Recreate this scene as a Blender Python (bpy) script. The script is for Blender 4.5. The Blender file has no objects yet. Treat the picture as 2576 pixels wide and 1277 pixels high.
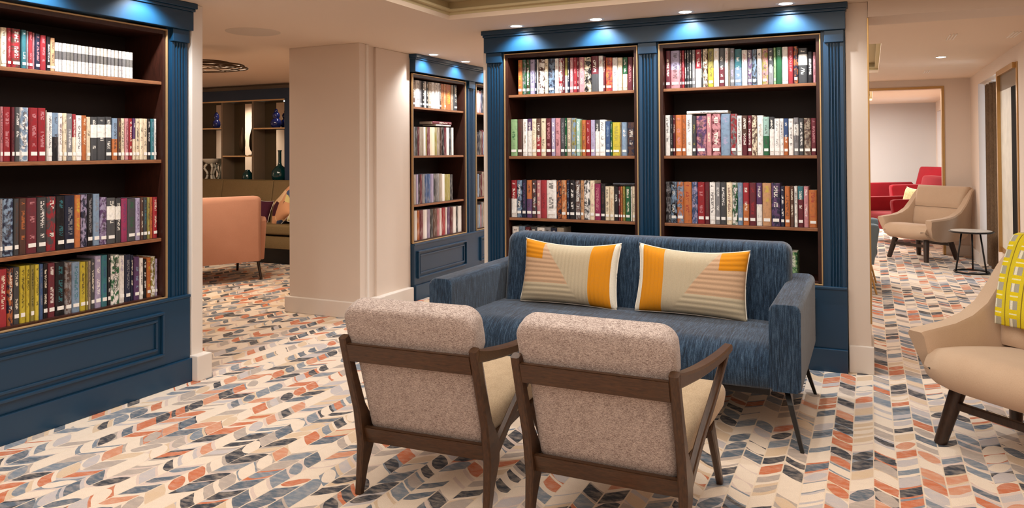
import bpy, bmesh, math, random
from mathutils import Vector, Matrix
from math import sin, cos, pi, radians, atan2, sqrt

# ------------------------------------------------------------------ camera, world, exposure
scene = bpy.context.scene
COL = scene.collection
H_EYE = 1.35
cam_data = bpy.data.cameras.new('camera')
cam = bpy.data.objects.new('camera', cam_data)
COL.objects.link(cam)
scene.camera = cam
F_PX = 1904.94
cam_data.sensor_fit = 'HORIZONTAL'
cam_data.sensor_width = 36.0
cam_data.lens = F_PX / 2576.0 * 36.0
cam_data.shift_x = 0.0
cam_data.shift_y = -(638.5 - 353.7) / 2576.0
cam_data.clip_start = 0.05
cam_data.clip_end = 100
_yaw, _pitch, _roll = 0.441038, 0.0138764, -0.0058055
_f = Vector((-sin(_yaw), cos(_yaw), 0)); _r = Vector((cos(_yaw), sin(_yaw), 0)); _u = Vector((0, 0, 1))
_f2 = _f * cos(_pitch) + _u * sin(_pitch); _u2 = _u * cos(_pitch) - _f * sin(_pitch)
_r3 = _r * cos(_roll) + _u2 * sin(_roll); _u3 = _u2 * cos(_roll) - _r * sin(_roll)
_m = Matrix((_r3, _u3, -_f2)).transposed().to_4x4()
_m.translation = (0, 0, H_EYE)
cam.matrix_world = _m

world = bpy.data.worlds.new('world'); scene.world = world
world.use_nodes = True
world.node_tree.nodes['Background'].inputs[0].default_value = (0.62, 0.80, 1.0, 1)
world.node_tree.nodes['Background'].inputs[1].default_value = 7.0

vs = scene.view_settings
scene.display_settings.display_device = 'sRGB'
vs.view_transform = 'Standard'; vs.look = 'None'; vs.gamma = 1.0; vs.use_curve_mapping = False
vs.exposure = 0.24
scene.cycles.max_bounces = 8
scene.cycles.diffuse_bounces = 5
scene.cycles.glossy_bounces = 3
scene.cycles.sample_clamp_indirect = 6.0
scene.cycles.use_denoising = True

WARM = (1.0, 0.83, 0.66)
NEUT = (1.0, 0.93, 0.85)
COOL = (0.92, 0.97, 1.0)

def area(name, loc, sx, sy, power, color, rot=(0, 0, 0)):
    l = bpy.data.lights.new(name, 'AREA'); l.shape = 'RECTANGLE'; l.size = sx; l.size_y = sy
    l.energy = power; l.color = color
    o = bpy.data.objects.new(name, l); o.location = loc; o.rotation_euler = rot
    COL.objects.link(o); return o

def spot(name, loc, power, color, angle=70, blend=0.5, radius=0.03, rot=(0, 0, 0)):
    l = bpy.data.lights.new(name, 'SPOT'); l.energy = power; l.color = color
    l.spot_size = radians(angle); l.spot_blend = blend; l.shadow_soft_size = radius
    o = bpy.data.objects.new(name, l); o.location = loc; o.rotation_euler = rot
    COL.objects.link(o); return o

# ceiling trays (lit troughs) and general lamps
area('tray_light', (-0.9, 2.1, 2.345), 3.0, 4.2, 86, NEUT)
area('rear_tray_light', (-0.6, -0.6, 2.20), 4.0, 0.9, 30, NEUT)
area('lounge_tray_light', (-1.6, 8.4, 2.345), 3.0, 2.4, 100, (1.0, 0.96, 0.91))
area('far_tray_light', (-0.8, 14.0, 2.345), 1.4, 2.4, 175, (1.0, 0.96, 0.92))
area('snug_light', (-6.0, 5.2, 2.22), 1.6, 1.6, 56, (1.0, 0.84, 0.66))
spot('mirror_fill_spot', (-9.0, 5.4, 2.2), 90, WARM, 100, .8, .05, (0, radians(35), 0))  # added spot without a fitting, brightens the left wall for the mirror strips

# ------------------------------------------------------------------ colour + material helpers
def lin(c):
    return tuple(((x / 255.0) / 12.92 if x / 255.0 <= 0.04045 else ((x / 255.0 + 0.055) / 1.055) ** 2.4) for x in c)
def rgba(c): return (*lin(c), 1.0)

class NT:
    """tiny node-expression helper"""
    def __init__(s, name, rough=0.6, spec=0.3, metal=0.0):
        s.mat = bpy.data.materials.new(name); s.mat.use_nodes = True
        s.t = s.mat.node_tree; s.n = s.t.nodes; s.l = s.t.links
        s.b = s.n['Principled BSDF']
        s.b.inputs['Roughness'].default_value = rough
        s.b.inputs['Specular IOR Level'].default_value = spec
        s.b.inputs['Metallic'].default_value = metal
    def set(s, sock, v):
        if isinstance(v, bpy.types.NodeSocket): s.l.new(v, sock)
        elif v is not None: sock.default_value = v
    def m(s, op, a, b=None, c=None, clamp=False):
        n = s.n.new('ShaderNodeMath'); n.operation = op; n.use_clamp = clamp
        s.set(n.inputs[0], a)
        if b is not None: s.set(n.inputs[1], b)
        if c is not None: s.set(n.inputs[2], c)
        return n.outputs[0]
    def mix(s, f, a, b, blend='MIX'):
        n = s.n.new('ShaderNodeMix'); n.data_type = 'RGBA'; n.blend_type = blend
        s.set(n.inputs[0], f); s.set(n.inputs[6], a); s.set(n.inputs[7], b)
        return n.outputs[2]
    def obj(s):
        return s.n.new('ShaderNodeTexCoord').outputs['Object']
    def pos(s):
        return s.n.new('ShaderNodeNewGeometry').outputs['Position']
    def xyz(s, v):
        n = s.n.new('ShaderNodeSeparateXYZ'); s.l.new(v, n.inputs[0]); return n.outputs[0], n.outputs[1], n.outputs[2]
    def vec(s, x, y, z):
        n = s.n.new('ShaderNodeCombineXYZ'); s.set(n.inputs[0], x); s.set(n.inputs[1], y); s.set(n.inputs[2], z); return n.outputs[0]
    def scale(s, v, sc):
        n = s.n.new('ShaderNodeVectorMath'); n.operation = 'MULTIPLY'; s.l.new(v, n.inputs[0]); n.inputs[1].default_value = sc; return n.outputs[0]
    def noise(s, v, scale=5, detail=3, rough=0.5, dist=0.0):
        n = s.n.new('ShaderNodeTexNoise'); s.set(n.inputs['Vector'], v); n.inputs['Scale'].default_value = scale
        n.inputs['Detail'].default_value = detail; n.inputs['Roughness'].default_value = rough; n.inputs['Distortion'].default_value = dist
        return n.outputs['Fac']
    def wn(s, v):
        n = s.n.new('ShaderNodeTexWhiteNoise'); n.noise_dimensions = '3D'; s.set(n.inputs['Vector'], v); return n.outputs['Value'], n.outputs['Color']
    def ramp(s, f, stops, interp='LINEAR'):
        n = s.n.new('ShaderNodeValToRGB'); n.color_ramp.interpolation = interp
        e = n.color_ramp.elements
        while len(e) > 1: e.remove(e[-1])
        e[0].position = stops[0][0]; e[0].color = (*stops[0][1], 1)
        for p, c in stops[1:]:
            k = e.new(p); k.color = (*c, 1)
        s.set(n.inputs[0], f); return n.outputs[0]
    def attr(s, name, typ='OBJECT'):
        n = s.n.new('ShaderNodeAttribute'); n.attribute_type = typ; n.attribute_name = name; return n
    def bump(s, h, strength=0.3, dist=0.002):
        n = s.n.new('ShaderNodeBump'); n.inputs['Strength'].default_value = strength; n.inputs['Distance'].default_value = dist
        s.set(n.inputs['Height'], h); s.l.new(n.outputs[0], s.b.inputs['Normal'])
    def base(s, c): s.set(s.b.inputs['Base Color'], c)
    def rough(s, c): s.set(s.b.inputs['Roughness'], c)

def plain(name, c, rough=0.6, spec=0.3, metal=0.0, var=0.08, scale=6, bump=0.0, bscale=120):
    t = NT(name, rough, spec, metal)
    nf = t.noise(t.obj(), scale, 4)
    dark = tuple(x * (1 - var) for x in lin(c)); lite = tuple(min(1, x * (1 + var)) for x in lin(c))
    t.base(t.mix(nf, (*dark, 1), (*lite, 1)))
    if bump:
        t.bump(t.noise(t.obj(), bscale, 3), bump, 0.001)
    return t.mat

def emit(name, c, strength):
    t = NT(name); t.base((*c, 1)); t.b.inputs['Emission Color'].default_value = (*c, 1); t.b.inputs['Emission Strength'].default_value = strength
    return t.mat

def fabric(name, c1, c2, sc=(260, 260, 260), coarse=30, rough=0.95, bump=0.5, mixlo=0.35, mixhi=0.65, sheen=0.2):
    t = NT(name, rough, 0.15)
    v = t.scale(t.obj(), sc)
    a = t.noise(v, 1.0, 2, 0.6); b = t.noise(t.obj(), coarse, 3)
    f = t.m('ADD', t.m('MULTIPLY', a, 0.75), t.m('MULTIPLY', b, 0.25))
    t.base(t.ramp(f, [(mixlo, lin(c1)), (mixhi, lin(c2))]))
    t.bump(a, bump, 0.0015)
    t.b.inputs['Sheen Weight'].default_value = sheen
    return t.mat

def fabric2(name, c1, c2, sc, coarse, bump=0.5, mixlo=0.4, mixhi=0.6):
    t = NT(name, 0.95, 0.12)
    a = t.noise(t.scale(t.obj(), sc), 1.0, 2, 0.6); a2 = t.noise(t.scale(t.obj(), (sc[0] * .35, sc[1], sc[2] * 1.1)), 1.0, 2, 0.6)
    b = t.noise(t.obj(), coarse, 3)
    f = t.m('ADD', t.m('ADD', t.m('MULTIPLY', a, 0.5), t.m('MULTIPLY', a2, 0.4)), t.m('MULTIPLY', b, 0.10))
    t.base(t.ramp(f, [(mixlo, lin(c1)), (mixhi, lin(c2))])); t.bump(a, bump, 0.0012)
    t.b.inputs['Sheen Weight'].default_value = 0.2
    return t.mat
M = {}
M['navy'] = plain('navy_paint', (16, 56, 84), 0.34, 0.5, 0, 0.06, 3)
M['navy'].node_tree.nodes['Principled BSDF'].inputs['Coat Weight'].default_value = 0.14
M['navy'].node_tree.nodes['Principled BSDF'].inputs['Coat Roughness'].default_value = 0.42
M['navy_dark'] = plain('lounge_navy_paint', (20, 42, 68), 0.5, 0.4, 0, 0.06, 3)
M['wall'] = plain('warm_wall_paint', (220, 204, 190), 0.75, 0.25, 0, 0.02, 2)
M['trim'] = plain('ivory_trim_paint', (226, 216, 206), 0.5, 0.4, 0, 0.02, 2)
M['ceil'] = plain('ceiling_paint', (226, 206, 186), 0.85, 0.2, 0, 0.02, 1)
M['tray'] = plain('tray_paint', (196, 180, 142), 0.8, 0.2, 0, 0.03, 1)
M['greywall'] = plain('pale_grey_wall_paint', (196, 192, 188), 0.8, 0.2, 0, 0.02, 2)
M['brass'] = plain('brushed_brass', (188, 150, 96), 0.32, 0.5, 0.85, 0.08, 30)
M['bead'] = plain('pale_gold_bead', (190, 156, 112), 0.4, 0.5, 0.45, 0.08, 40)
M['black'] = plain('black_metal', (24, 22, 22), 0.35, 0.5, 0.3, 0.05, 20)
M['paper'] = plain('paper', (226, 216, 198), 0.9, 0.1, 0, 0.06, 90)
M['label'] = plain('label_paper', (240, 236, 230), 0.6, 0.2, 0, 0.02, 40)

def wood(name, c1, c2, sc=(3, 3, 40), rough=0.42, spec=0.4):
    t = NT(name, rough, spec)
    v = t.scale(t.obj(), sc)
    a = t.noise(v, 6, 5, 0.6, 0.6)
    t.base(t.ramp(a, [(0.3, lin(c1)), (0.7, lin(c2))]))
    t.bump(a, 0.12, 0.001)
    return t.mat
M['case'] = wood('mahogany_case', (40, 20, 14), (66, 32, 22), (30, 30, 3), 0.4)
M['caseback'] = plain('dark_case_back', (34, 22, 18), 0.6, 0.2, 0, 0.1, 10)
M['shelf'] = wood('shelf_wood', (122, 76, 50), (160, 108, 74), (3, 30, 30), 0.38)
M['walnut'] = wood('walnut', (46, 28, 16), (80, 52, 30), (30, 4, 6), 0.36, 0.5)
M['walnut_x'] = wood('walnut_rail', (50, 31, 18), (84, 55, 32), (4, 30, 30), 0.36, 0.5)
M['darkwood'] = wood('dark_leg_wood', (30, 20, 15), (58, 38, 26), (30, 30, 4), 0.3, 0.5)
M['heather'] = fabric2('heather_beige_fabric', (114, 96, 90), (204, 189, 180), (300, 300, 620), 40, bump=0.5, mixlo=0.40, mixhi=0.60)
M['seatcloth'] = fabric('sand_seat_fabric', (166, 144, 116), (196, 174, 144), (300, 300, 300), 20)
M['wool'] = fabric('smooth_beige_wool', (188, 160, 134), (200, 174, 148), (500, 500, 500), 8, bump=0.15)
M['red'] = fabric('crimson_wool', (124, 8, 22), (152, 14, 30), (400, 400, 400), 8, bump=0.2)
M['blush'] = fabric('blush_wool', (186, 134, 110), (198, 146, 122), (400, 400, 400), 8, bump=0.2)
M['bench'] = fabric('olive_tan_leather', (112, 92, 62), (124, 102, 70), (120, 120, 120), 6, rough=0.6, bump=0.1, sheen=0.0)
M['greyblue'] = fabric('grey_blue_wool', (96, 112, 122), (126, 142, 150), (400, 400, 400), 8, bump=0.2)
M['drape'] = fabric('brown_drape', (92, 72, 54), (122, 98, 74), (300, 300, 40), 8)
M['sheer'] = plain('pale_sheer', (206, 214, 214), 0.8, 0.1, 0, 0.05, 30)
M['piping'] = plain('cream_piping', (232, 226, 214), 0.9, 0.1, 0, 0.05, 60)
M['marble'] = plain('marble_paper', (206, 200, 186), 0.4, 0.4, 0, 0.25, 9)
M['glassdark'] = plain('black_strip', (14, 12, 10), 0.7, 0.05, 0, 0.05, 9)
M['taupe'] = plain('taupe_panel', (120, 102, 84), 0.5, 0.3, 0, 0.05, 9)
M['shelfback'] = plain('olive_brown_panel', (78, 64, 44), 0.6, 0.3, 0, 0.06, 5)
M['mirror'] = plain('mirror_glass', (225, 225, 220), 0.04, 0.5, 1.0, 0.0, 1)
M['cobalt'] = plain('cobalt_glaze', (26, 34, 92), 0.12, 0.7, 0, 0.1, 20)
M['teal'] = plain('teal_glass', (10, 52, 54), 0.08, 0.8, 0, 0.2, 20)
M['white'] = plain('white_glaze', (226, 222, 208), 0.3, 0.5, 0, 0.05, 20)
M['bronze'] = plain('bronze_wire', (78, 58, 38), 0.4, 0.5, 0.6, 0.05, 20)
M['lamp'] = emit('lamp_lens', (1.0, 0.95, 0.86), 14)
M['lampwhite'] = plain('lamp_trim', (236, 230, 220), 0.4, 0.4, 0, 0.02, 20)
M['windowglow'] = None
M['grille'] = plain('grille_paint', (205, 190, 174), 0.8, 0.2, 0, 0.05, 400, 0.5, 900)

# sofa: striated denim-like weave, slubs running along the cloth (fast across x, slow along y and z)
def _denim():
    t = NT('striated_blue_fabric', 0.9, 0.2)
    o = t.obj()
    x, y, z = t.xyz(o)
    nx, ny, nz = t.xyz(t.n.new('ShaderNodeTexCoord').outputs['Normal'])
    side = t.m('GREATER_THAN', t.m('ABSOLUTE', nx), 0.75)      # ribs follow the cloth on the outer arm faces too
    across = t.m('ADD', t.m('MULTIPLY', x, t.m('SUBTRACT', 1.0, side)), t.m('MULTIPLY', y, side))
    along = t.m('ADD', t.m('MULTIPLY', y, t.m('SUBTRACT', 1.0, side)), z)
    o2 = t.vec(across, along, z)
    a = t.noise(t.scale(o2, (400, 22, 8)), 1, 3, 0.6)
    b = t.noise(t.scale(o2, (150, 7, 4)), 1, 2, 0.5)
    c = t.noise(t.scale(o, (500, 260, 260)), 1, 2, 0.5)
    f = t.m('ADD', t.m('ADD', t.m('MULTIPLY', a, 0.42), t.m('MULTIPLY', b, 0.33)), t.m('MULTIPLY', c, 0.25))
    t.base(t.ramp(f, [(0.38, lin((12, 21, 33))), (0.5, lin((32, 53, 75))), (0.62, lin((70, 92, 114)))]))
    t.bump(f, 0.7, 0.003)
    t.b.inputs['Sheen Weight'].default_value = 0.25
    return t.mat
M['denim'] = _denim()

# carpet: narrow columns running away from the camera, slanted cells in mixed colours
def _carpet():
    t = NT('chevron_carpet', 0.95, 0.1)
    x, y, z = t.xyz(t.pos())
    nz = t.noise(t.pos(), 9, 2, 0.5)
    W = 0.0875
    u = t.m('DIVIDE', t.m('SUBTRACT', x, 0.002), W)
    col = t.m('FLOOR', u); fu = t.m('SUBTRACT', u, col)
    par = t.m('SUBTRACT', 1.0, t.m('MULTIPLY', t.m('FLOORED_MODULO', col, 2.0), 2.0))    # even +1, odd -1
    slant = t.m('MULTIPLY', t.m('MULTIPLY', t.m('SUBTRACT', fu, 0.5), par), 0.074)
    h = 0.104
    v = t.m('DIVIDE', t.m('ADD', y, slant), h)
    r0, _ = t.wn(t.vec(col, t.m('FLOOR', v), 7.0))
    # hand-painted wobble of the cell edges
    v2 = t.m('ADD', v, t.m('MULTIPLY', t.m('SINE', t.m('MULTIPLY', fu, pi)), 0.05))
    v2 = t.m('ADD', v2, t.m('MULTIPLY', t.m('SUBTRACT', nz, 0.5), 0.22))
    row = t.m('FLOOR', v2); fv = t.m('SUBTRACT', v2, row)
    rA, cA = t.wn(t.vec(col, row, 1.0))
    rB, cB = t.wn(t.vec(col, row, 2.0))
    rT, cT = t.wn(t.vec(col, row, 3.0))
    cream = lin((240, 222, 202)); sand = lin((222, 194, 162)); greige = lin((182, 168, 158)); mist = lin((198, 190, 190))
    steel = lin((124, 137, 150)); slate = lin((86, 102, 118)); navy = lin((46, 54, 66)); rust = lin((204, 114, 74)); blush = lin((222, 200, 188)); clay = lin((214, 146, 112))
    palA = [(0.0, cream), (0.27, sand), (0.33, greige), (0.43, mist), (0.51, steel), (0.62, slate), (0.72, navy), (0.85, rust), (0.95, clay)]
    palB = [(0.0, cream), (0.40, blush), (0.58, sand), (0.68, greige), (0.76, mist), (0.82, steel), (0.90, rust), (0.95, navy)]
    A = t.ramp(rA, palA, 'CONSTANT'); B = t.ramp(rB, palB, 'CONSTANT')
    # lens- or block-shaped stroke inside each cell: the two edges bend by different random amounts
    q = t.m('POWER', t.m('SUBTRACT', t.m('MULTIPLY', fu, 2.0), 1.0), 2.0)
    k1, k2, k3 = t.xyz(cT)
    half = t.m('ADD', t.m('MULTIPLY', rT, 0.30), 0.24)
    c1 = t.m('MULTIPLY', t.m('GREATER_THAN', k1, 0.45), t.m('MULTIPLY', k3, 0.9)); c2 = t.m('MULTIPLY', t.m('GREATER_THAN', k2, 0.45), t.m('MULTIPLY', k3, 0.9))
    up = t.m('MULTIPLY', half, t.m('SUBTRACT', 1.0, t.m('MULTIPLY', q, c1)))
    dn = t.m('MULTIPLY', half, t.m('SUBTRACT', 1.0, t.m('MULTIPLY', q, c2)))
    dlt = t.m('SUBTRACT', fv, 0.5)
    inB = t.m('SUBTRACT', 1.0, t.m('MULTIPLY', t.m('LESS_THAN', dlt, up), t.m('GREATER_THAN', dlt, t.m('MULTIPLY', dn, -1.0))))
    c = t.mix(inB, A, B)
    # water-colour tonal variation inside each cell
    wc = t.noise(t.scale(t.pos(), (20, 38, 1)), 1, 3, 0.6)
    c = t.mix(t.m('MULTIPLY', t.m('SUBTRACT', wc, 0.42, clamp=True), 1.25, clamp=True), c, (*lin((228, 208, 188)), 1))
    seamd = t.m('MINIMUM', fu, t.m('SUBTRACT', 1.0, fu))
    seam = t.m('LESS_THAN', seamd, 0.035)
    seamr, _ = t.wn(t.vec(col, t.m('FLOOR', t.m('MULTIPLY', y, 3.0)), 9.0))
    seam = t.m('MULTIPLY', seam, t.m('GREATER_THAN', seamr, 0.15))
    c = t.mix(t.m('MULTIPLY', seam, 0.85), c, (*lin((236, 216, 192)), 1))
    pile = t.noise(t.pos(), 420, 2, 0.6)
    c = t.mix(t.m('MULTIPLY', t.m('SUBTRACT', 0.6, pile, clamp=True), 0.9, clamp=True), c, (0.12, 0.09, 0.07, 1), 'MIX')
    t.base(c); t.bump(pile, 0.5, 0.003)
    t.b.inputs['Sheen Weight'].default_value = 0.1
    return t.mat
M['carpet'] = _carpet()

# book covers: every book carries its own colours as object properties
def _cover():
    t = NT('book_cover', 0.42, 0.4)
    o = t.obj(); x, y, z = t.xyz(o)
    base = t.attr('base').outputs['Color']; acc = t.attr('accent').outputs['Color']; txtc = t.attr('ink').outputs['Color']
    st = t.attr('style').outputs['Fac']; seed = t.attr('seed').outputs['Fac']
    def iss(k): return t.m('COMPARE', st, float(k), 0.25)
    n1 = t.noise(t.vec(t.m('ADD', t.m('MULTIPLY', x, 1.3), seed), y, t.m('MULTIPLY', z, 5.0)), 1.6, 4, 0.6, 0.6)
    c = base
    art = t.m('MULTIPLY', t.m('SUBTRACT', n1, 0.44, clamp=True), 9.0, clamp=True)
    c = t.mix(t.m('MULTIPLY', iss(1), art), c, acc)
    c = t.mix(t.m('MULTIPLY', iss(2), t.m('LESS_THAN', z, 0.5)), c, acc)
    band = t.m('MULTIPLY', t.m('GREATER_THAN', z, 0.52), t.m('LESS_THAN', z, 0.82))
    c = t.mix(t.m('MULTIPLY', iss(3), band), c, acc)
    c = t.mix(t.m('MULTIPLY', iss(4), t.m('LESS_THAN', z, 0.68)), c, acc)
    zb = t.m('MULTIPLY', t.m('GREATER_THAN', z, 0.44), t.m('LESS_THAN', z, 0.72))
    c = t.mix(t.m('MULTIPLY', iss(5), t.m('MULTIPLY', zb, 0.8)), c, acc)
    tone = t.noise(t.vec(t.m('ADD', x, seed), y, t.m('MULTIPLY', z, 4.0)), 3.0, 3)
    c = t.mix(t.m('MULTIPLY', t.m('SUBTRACT', 0.52, tone, clamp=True), 1.4, clamp=True), c, (0.05, 0.04, 0.05, 1))
    # rows of small marks that read as a spine title and an author line
    g, _ = t.wn(t.vec(t.m('FLOOR', t.m('MULTIPLY', x, 7.0)), t.m('FLOOR', t.m('MULTIPLY', z, 58.0)), seed))
    word, _ = t.wn(t.vec(t.m('FLOOR', t.m('MULTIPLY', z, 9.0)), seed, 3.0))
    lane = t.m('LESS_THAN', t.m('ABSOLUTE', t.m('SUBTRACT', x, 0.5)), 0.22)
    zone = t.m('MULTIPLY', t.m('GREATER_THAN', z, 0.26), t.m('LESS_THAN', z, 0.93))
    mk = t.m('MULTIPLY', t.m('MULTIPLY', lane, zone), t.m('MULTIPLY', t.m('GREATER_THAN', g, 0.42), t.m('GREATER_THAN', word, 0.35)))
    front = t.m('LESS_THAN', y, 0.04)
    mk = t.m('MULTIPLY', mk, front)
    mk = t.m('MULTIPLY', mk, t.m('SUBTRACT', 1.0, t.m('MULTIPLY', iss(5), 0.4)))
    c = t.mix(t.m('MULTIPLY', mk, 0.72), c, txtc)
    t.base(c)
    return t.mat
M['cover'] = _cover()

# cushion: ribbed cloth; pleats are modelled, colours are blocks of real cloth
def _pillow(name, flip):
    t = NT(name, 0.92, 0.15)
    uvn = t.n.new('ShaderNodeUVMap'); u, v, _ = t.xyz(uvn.outputs[0])
    if flip: u = t.m('SUBTRACT', 1.0, u)
    yellow = (*lin((212, 138, 24)), 1); oat = (*lin((190, 176, 150)), 1); peach = (*lin((198, 164, 134)), 1); cream = (*lin((236, 230, 214)), 1)
    diag = t.m('LESS_THAN', t.m('ADD', t.m('MULTIPLY', v, 0.42), t.m('MULTIPLY', u, 1.0)), 0.66)      # mitred block
    c = t.mix(diag, oat, peach)
    low = t.m('LESS_THAN', v, 0.30)
    c = t.mix(t.m('MULTIPLY', low, diag), c, oat)
    y1 = t.m('MULTIPLY', t.m('LESS_THAN', u, 0.235), t.m('GREATER_THAN', v, 0.70))
    y2 = t.m('MULTIPLY', t.m('GREATER_THAN', u, 0.745), t.m('LESS_THAN', u, 0.955))
    c = t.mix(t.m('MAXIMUM', y1, y2), c, yellow)
    c = t.mix(t.m('GREATER_THAN', u, 0.955), c, cream)
    # stitched valleys between pleats
    n = t.noise(t.obj(), 240, 2)
    c = t.mix(t.m('MULTIPLY', t.m('SUBTRACT', 0.6, n, clamp=True), 0.6), c, (0.25, 0.2, 0.12, 1))
    t.base(c); t.bump(n, 0.3, 0.001)
    return t.mat
M['pillow_a'] = _pillow('pleated_cushion_cloth', False)
M['pillow_b'] = _pillow('pleated_cushion_cloth_mirrored', True)

def _plaid():
    t = NT('yellow_check_throw', 0.95, 0.1)
    uvn = t.n.new('ShaderNodeUVMap'); u, v, _ = t.xyz(uvn.outputs[0])
    S = 0.082
    a = t.m('FRACT', t.m('DIVIDE', u, S)); b = t.m('FRACT', t.m('DIVIDE', v, S))
    A = t.m('LESS_THAN', a, 0.5); B = t.m('LESS_THAN', b, 0.5)
    c = t.mix(A, (*lin((216, 196, 44)), 1), (*lin((224, 200, 30)), 1))
    c = t.mix(t.m('MULTIPLY', A, B), c, (*lin((168, 164, 148)), 1))
    c = t.mix(t.m('MULTIPLY', B, t.m('LESS_THAN', t.m('ABSOLUTE', t.m('SUBTRACT', a, 0.12)), 0.07)), c, (*lin((232, 228, 206)), 1))
    c = t.mix(t.m('MULTIPLY', A, t.m('LESS_THAN', t.m('ABSOLUTE', t.m('SUBTRACT', b, 0.75)), 0.04)), c, (*lin((236, 232, 180)), 1))
    c = t.mix(t.m('LESS_THAN', t.m('ABSOLUTE', t.m('SUBTRACT', a, 0.74)), 0.03), c, (*lin((140, 120, 40)), 1))
    n = t.noise(t.obj(), 300, 2)
    t.base(t.mix(t.m('MULTIPLY', t.m('SUBTRACT', 0.6, n, clamp=True), 0.7), c, (0.3, 0.25, 0.05, 1)))
    t.bump(n, 0.5, 0.002)
    return t.mat
M['plaid'] = _plaid()

def _patch():
    t = NT('patchwork_cushion_cloth', 0.9, 0.15)
    vor = t.n.new('ShaderNodeTexVoronoi'); vor.inputs['Scale'].default_value = 6.5; t.l.new(t.obj(), vor.inputs['Vector'])
    r, g, b = t.xyz(vor.outputs['Color'])
    t.base(t.ramp(r, [(0, lin((206, 150, 112))), (0.3, lin((226, 190, 150))), (0.5, lin((72, 34, 44))), (0.68, lin((74, 86, 116))), (0.8, lin((210, 192, 130)))], 'CONSTANT'))
    return t.mat
M['patch'] = _patch()
M['speckle'] = plain('speckled_cushion_cloth', (214, 200, 150), 0.9, 0.1, 0, 0.55, 40)

# ------------------------------------------------------------------ mesh helpers
def link(name, bm, mat, parent=None, loc=None, rot=None, smooth=False, kind=None, auto=None):
    me = bpy.data.meshes.new(name)
    bmesh.ops.recalc_face_normals(bm, faces=bm.faces)
    bm.to_mesh(me); bm.free()
    mats = mat if isinstance(mat, (list, tuple)) else [mat]
    for mm in mats: me.materials.append(mm)
    if smooth:
        for p in me.polygons: p.use_smooth = True
    if auto is not None:
        me.set_sharp_from_angle(angle=radians(auto))
        for p in me.polygons: p.use_smooth = True
    o = bpy.data.objects.new(name, me); COL.objects.link(o)
    if parent is not None: o.parent = parent
    if loc is not None: o.location = loc
    if rot is not None: o.rotation_euler = rot
    if kind: o['kind'] = kind
    return o

def tag(o, label=None, cat=None, group=None, kind=None):
    if label: o['label'] = label
    if cat: o['category'] = cat
    if group: o['group'] = group
    if kind: o['kind'] = kind
    return o

def empty(name, loc=(0, 0, 0), rz=0.0, label=None, cat=None, group=None, kind=None):
    o = bpy.data.objects.new(name, None); COL.objects.link(o)
    o.location = loc; o.rotation_euler = (0, 0, rz); o.empty_display_size = 0.1
    return tag(o, label, cat, group, kind)

def new(): return bmesh.new()

def box(bm, x0, x1, y0, y1, z0, z1, bev=0.0, seg=2):
    r = bmesh.ops.create_cube(bm, size=1.0)
    vs_ = r['verts']
    for v in vs_:
        v.co = Vector((x0 + (v.co.x + .5) * (x1 - x0), y0 + (v.co.y + .5) * (y1 - y0), z0 + (v.co.z + .5) * (z1 - z0)))
    if bev > 0:
        es = list({e for v in vs_ for e in v.link_edges})
        bmesh.ops.bevel(bm, geom=es, offset=bev, segments=seg, affect='EDGES', profile=0.6, clamp_overlap=True)
    return bm

def prism(bm, pts, a0, a1, axis='x', bev=0.0, seg=2, tf=None):
    """extrude a 2-D outline along an axis. axis x: pts are (y,z); y: (x,z); z: (x,y). a0/a1 may be functions of the point."""
    def mk(p, a):
        a = a(p) if callable(a) else a
        if axis == 'x': v = (a, p[0], p[1])
        elif axis == 'y': v = (p[0], a, p[1])
        else: v = (p[0], p[1], a)
        return v
    lo = [bm.verts.new(mk(p, a0)) for p in pts]; hi = [bm.verts.new(mk(p, a1)) for p in pts]
    n = len(pts); fs = [bm.faces.new(lo[::-1]), bm.faces.new(hi)]
    for i in range(n):
        fs.append(bm.faces.new((lo[i], lo[(i + 1) % n], hi[(i + 1) % n], hi[i])))
    if bev > 0:
        es = [e for e in {e for f in fs[:2] for e in f.edges}]
        bmesh.ops.bevel(bm, geom=es, offset=bev, segments=seg, affect='EDGES', profile=0.6, clamp_overlap=True)
    return bm

def rrect(x0, x1, y0, y1, r, n=5, corners=(1, 1, 1, 1)):
    """rounded rectangle outline, corners order: (x0,y0) (x1,y0) (x1,y1) (x0,y1)"""
    out = []
    C = [(x0, y0, pi, 1.5 * pi, 1, 1), (x1, y0, 1.5 * pi, 2 * pi, -1, 1), (x1, y1, 0, .5 * pi, -1, -1), (x0, y1, .5 * pi, pi, 1, -1)]
    for k, (cx, cy, a0, a1, sx, sy) in enumerate(C):
        rr = r * corners[k]
        if rr <= 1e-5: out.append((cx, cy)); continue
        ox, oy = cx + sx * rr, cy + sy * rr
        for i in range(n + 1):
            a = a0 + (a1 - a0) * i / n
            out.append((ox + rr * cos(a), oy + rr * sin(a)))
    return out

def tube(bm, pts, r, n=10, cap=True):
    """tube along a polyline; r float or list"""
    P_ = [Vector(p) for p in pts]; rs = r if isinstance(r, (list, tuple)) else [r] * len(P_)
    rings = []
    up = Vector((0, 0, 1))
    for i, p in enumerate(P_):
        d = (P_[min(i + 1, len(P_) - 1)] - P_[max(i - 1, 0)]).normalized()
        a = d.cross(up)
        if a.length < 1e-3: a = d.cross(Vector((0, 1, 0)))
        a.normalize(); b = d.cross(a).normalized()
        rings.append([bm.verts.new(p + a * rs[i] * cos(2 * pi * k / n) + b * rs[i] * sin(2 * pi * k / n)) for k in range(n)])
    for i in range(len(rings) - 1):
        for k in range(n):
            bm.faces.new((rings[i][k], rings[i][(k + 1) % n], rings[i + 1][(k + 1) % n], rings[i + 1][k]))
    if cap:
        bm.faces.new(rings[0][::-1]); bm.faces.new(rings[-1])
    return bm

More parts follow.
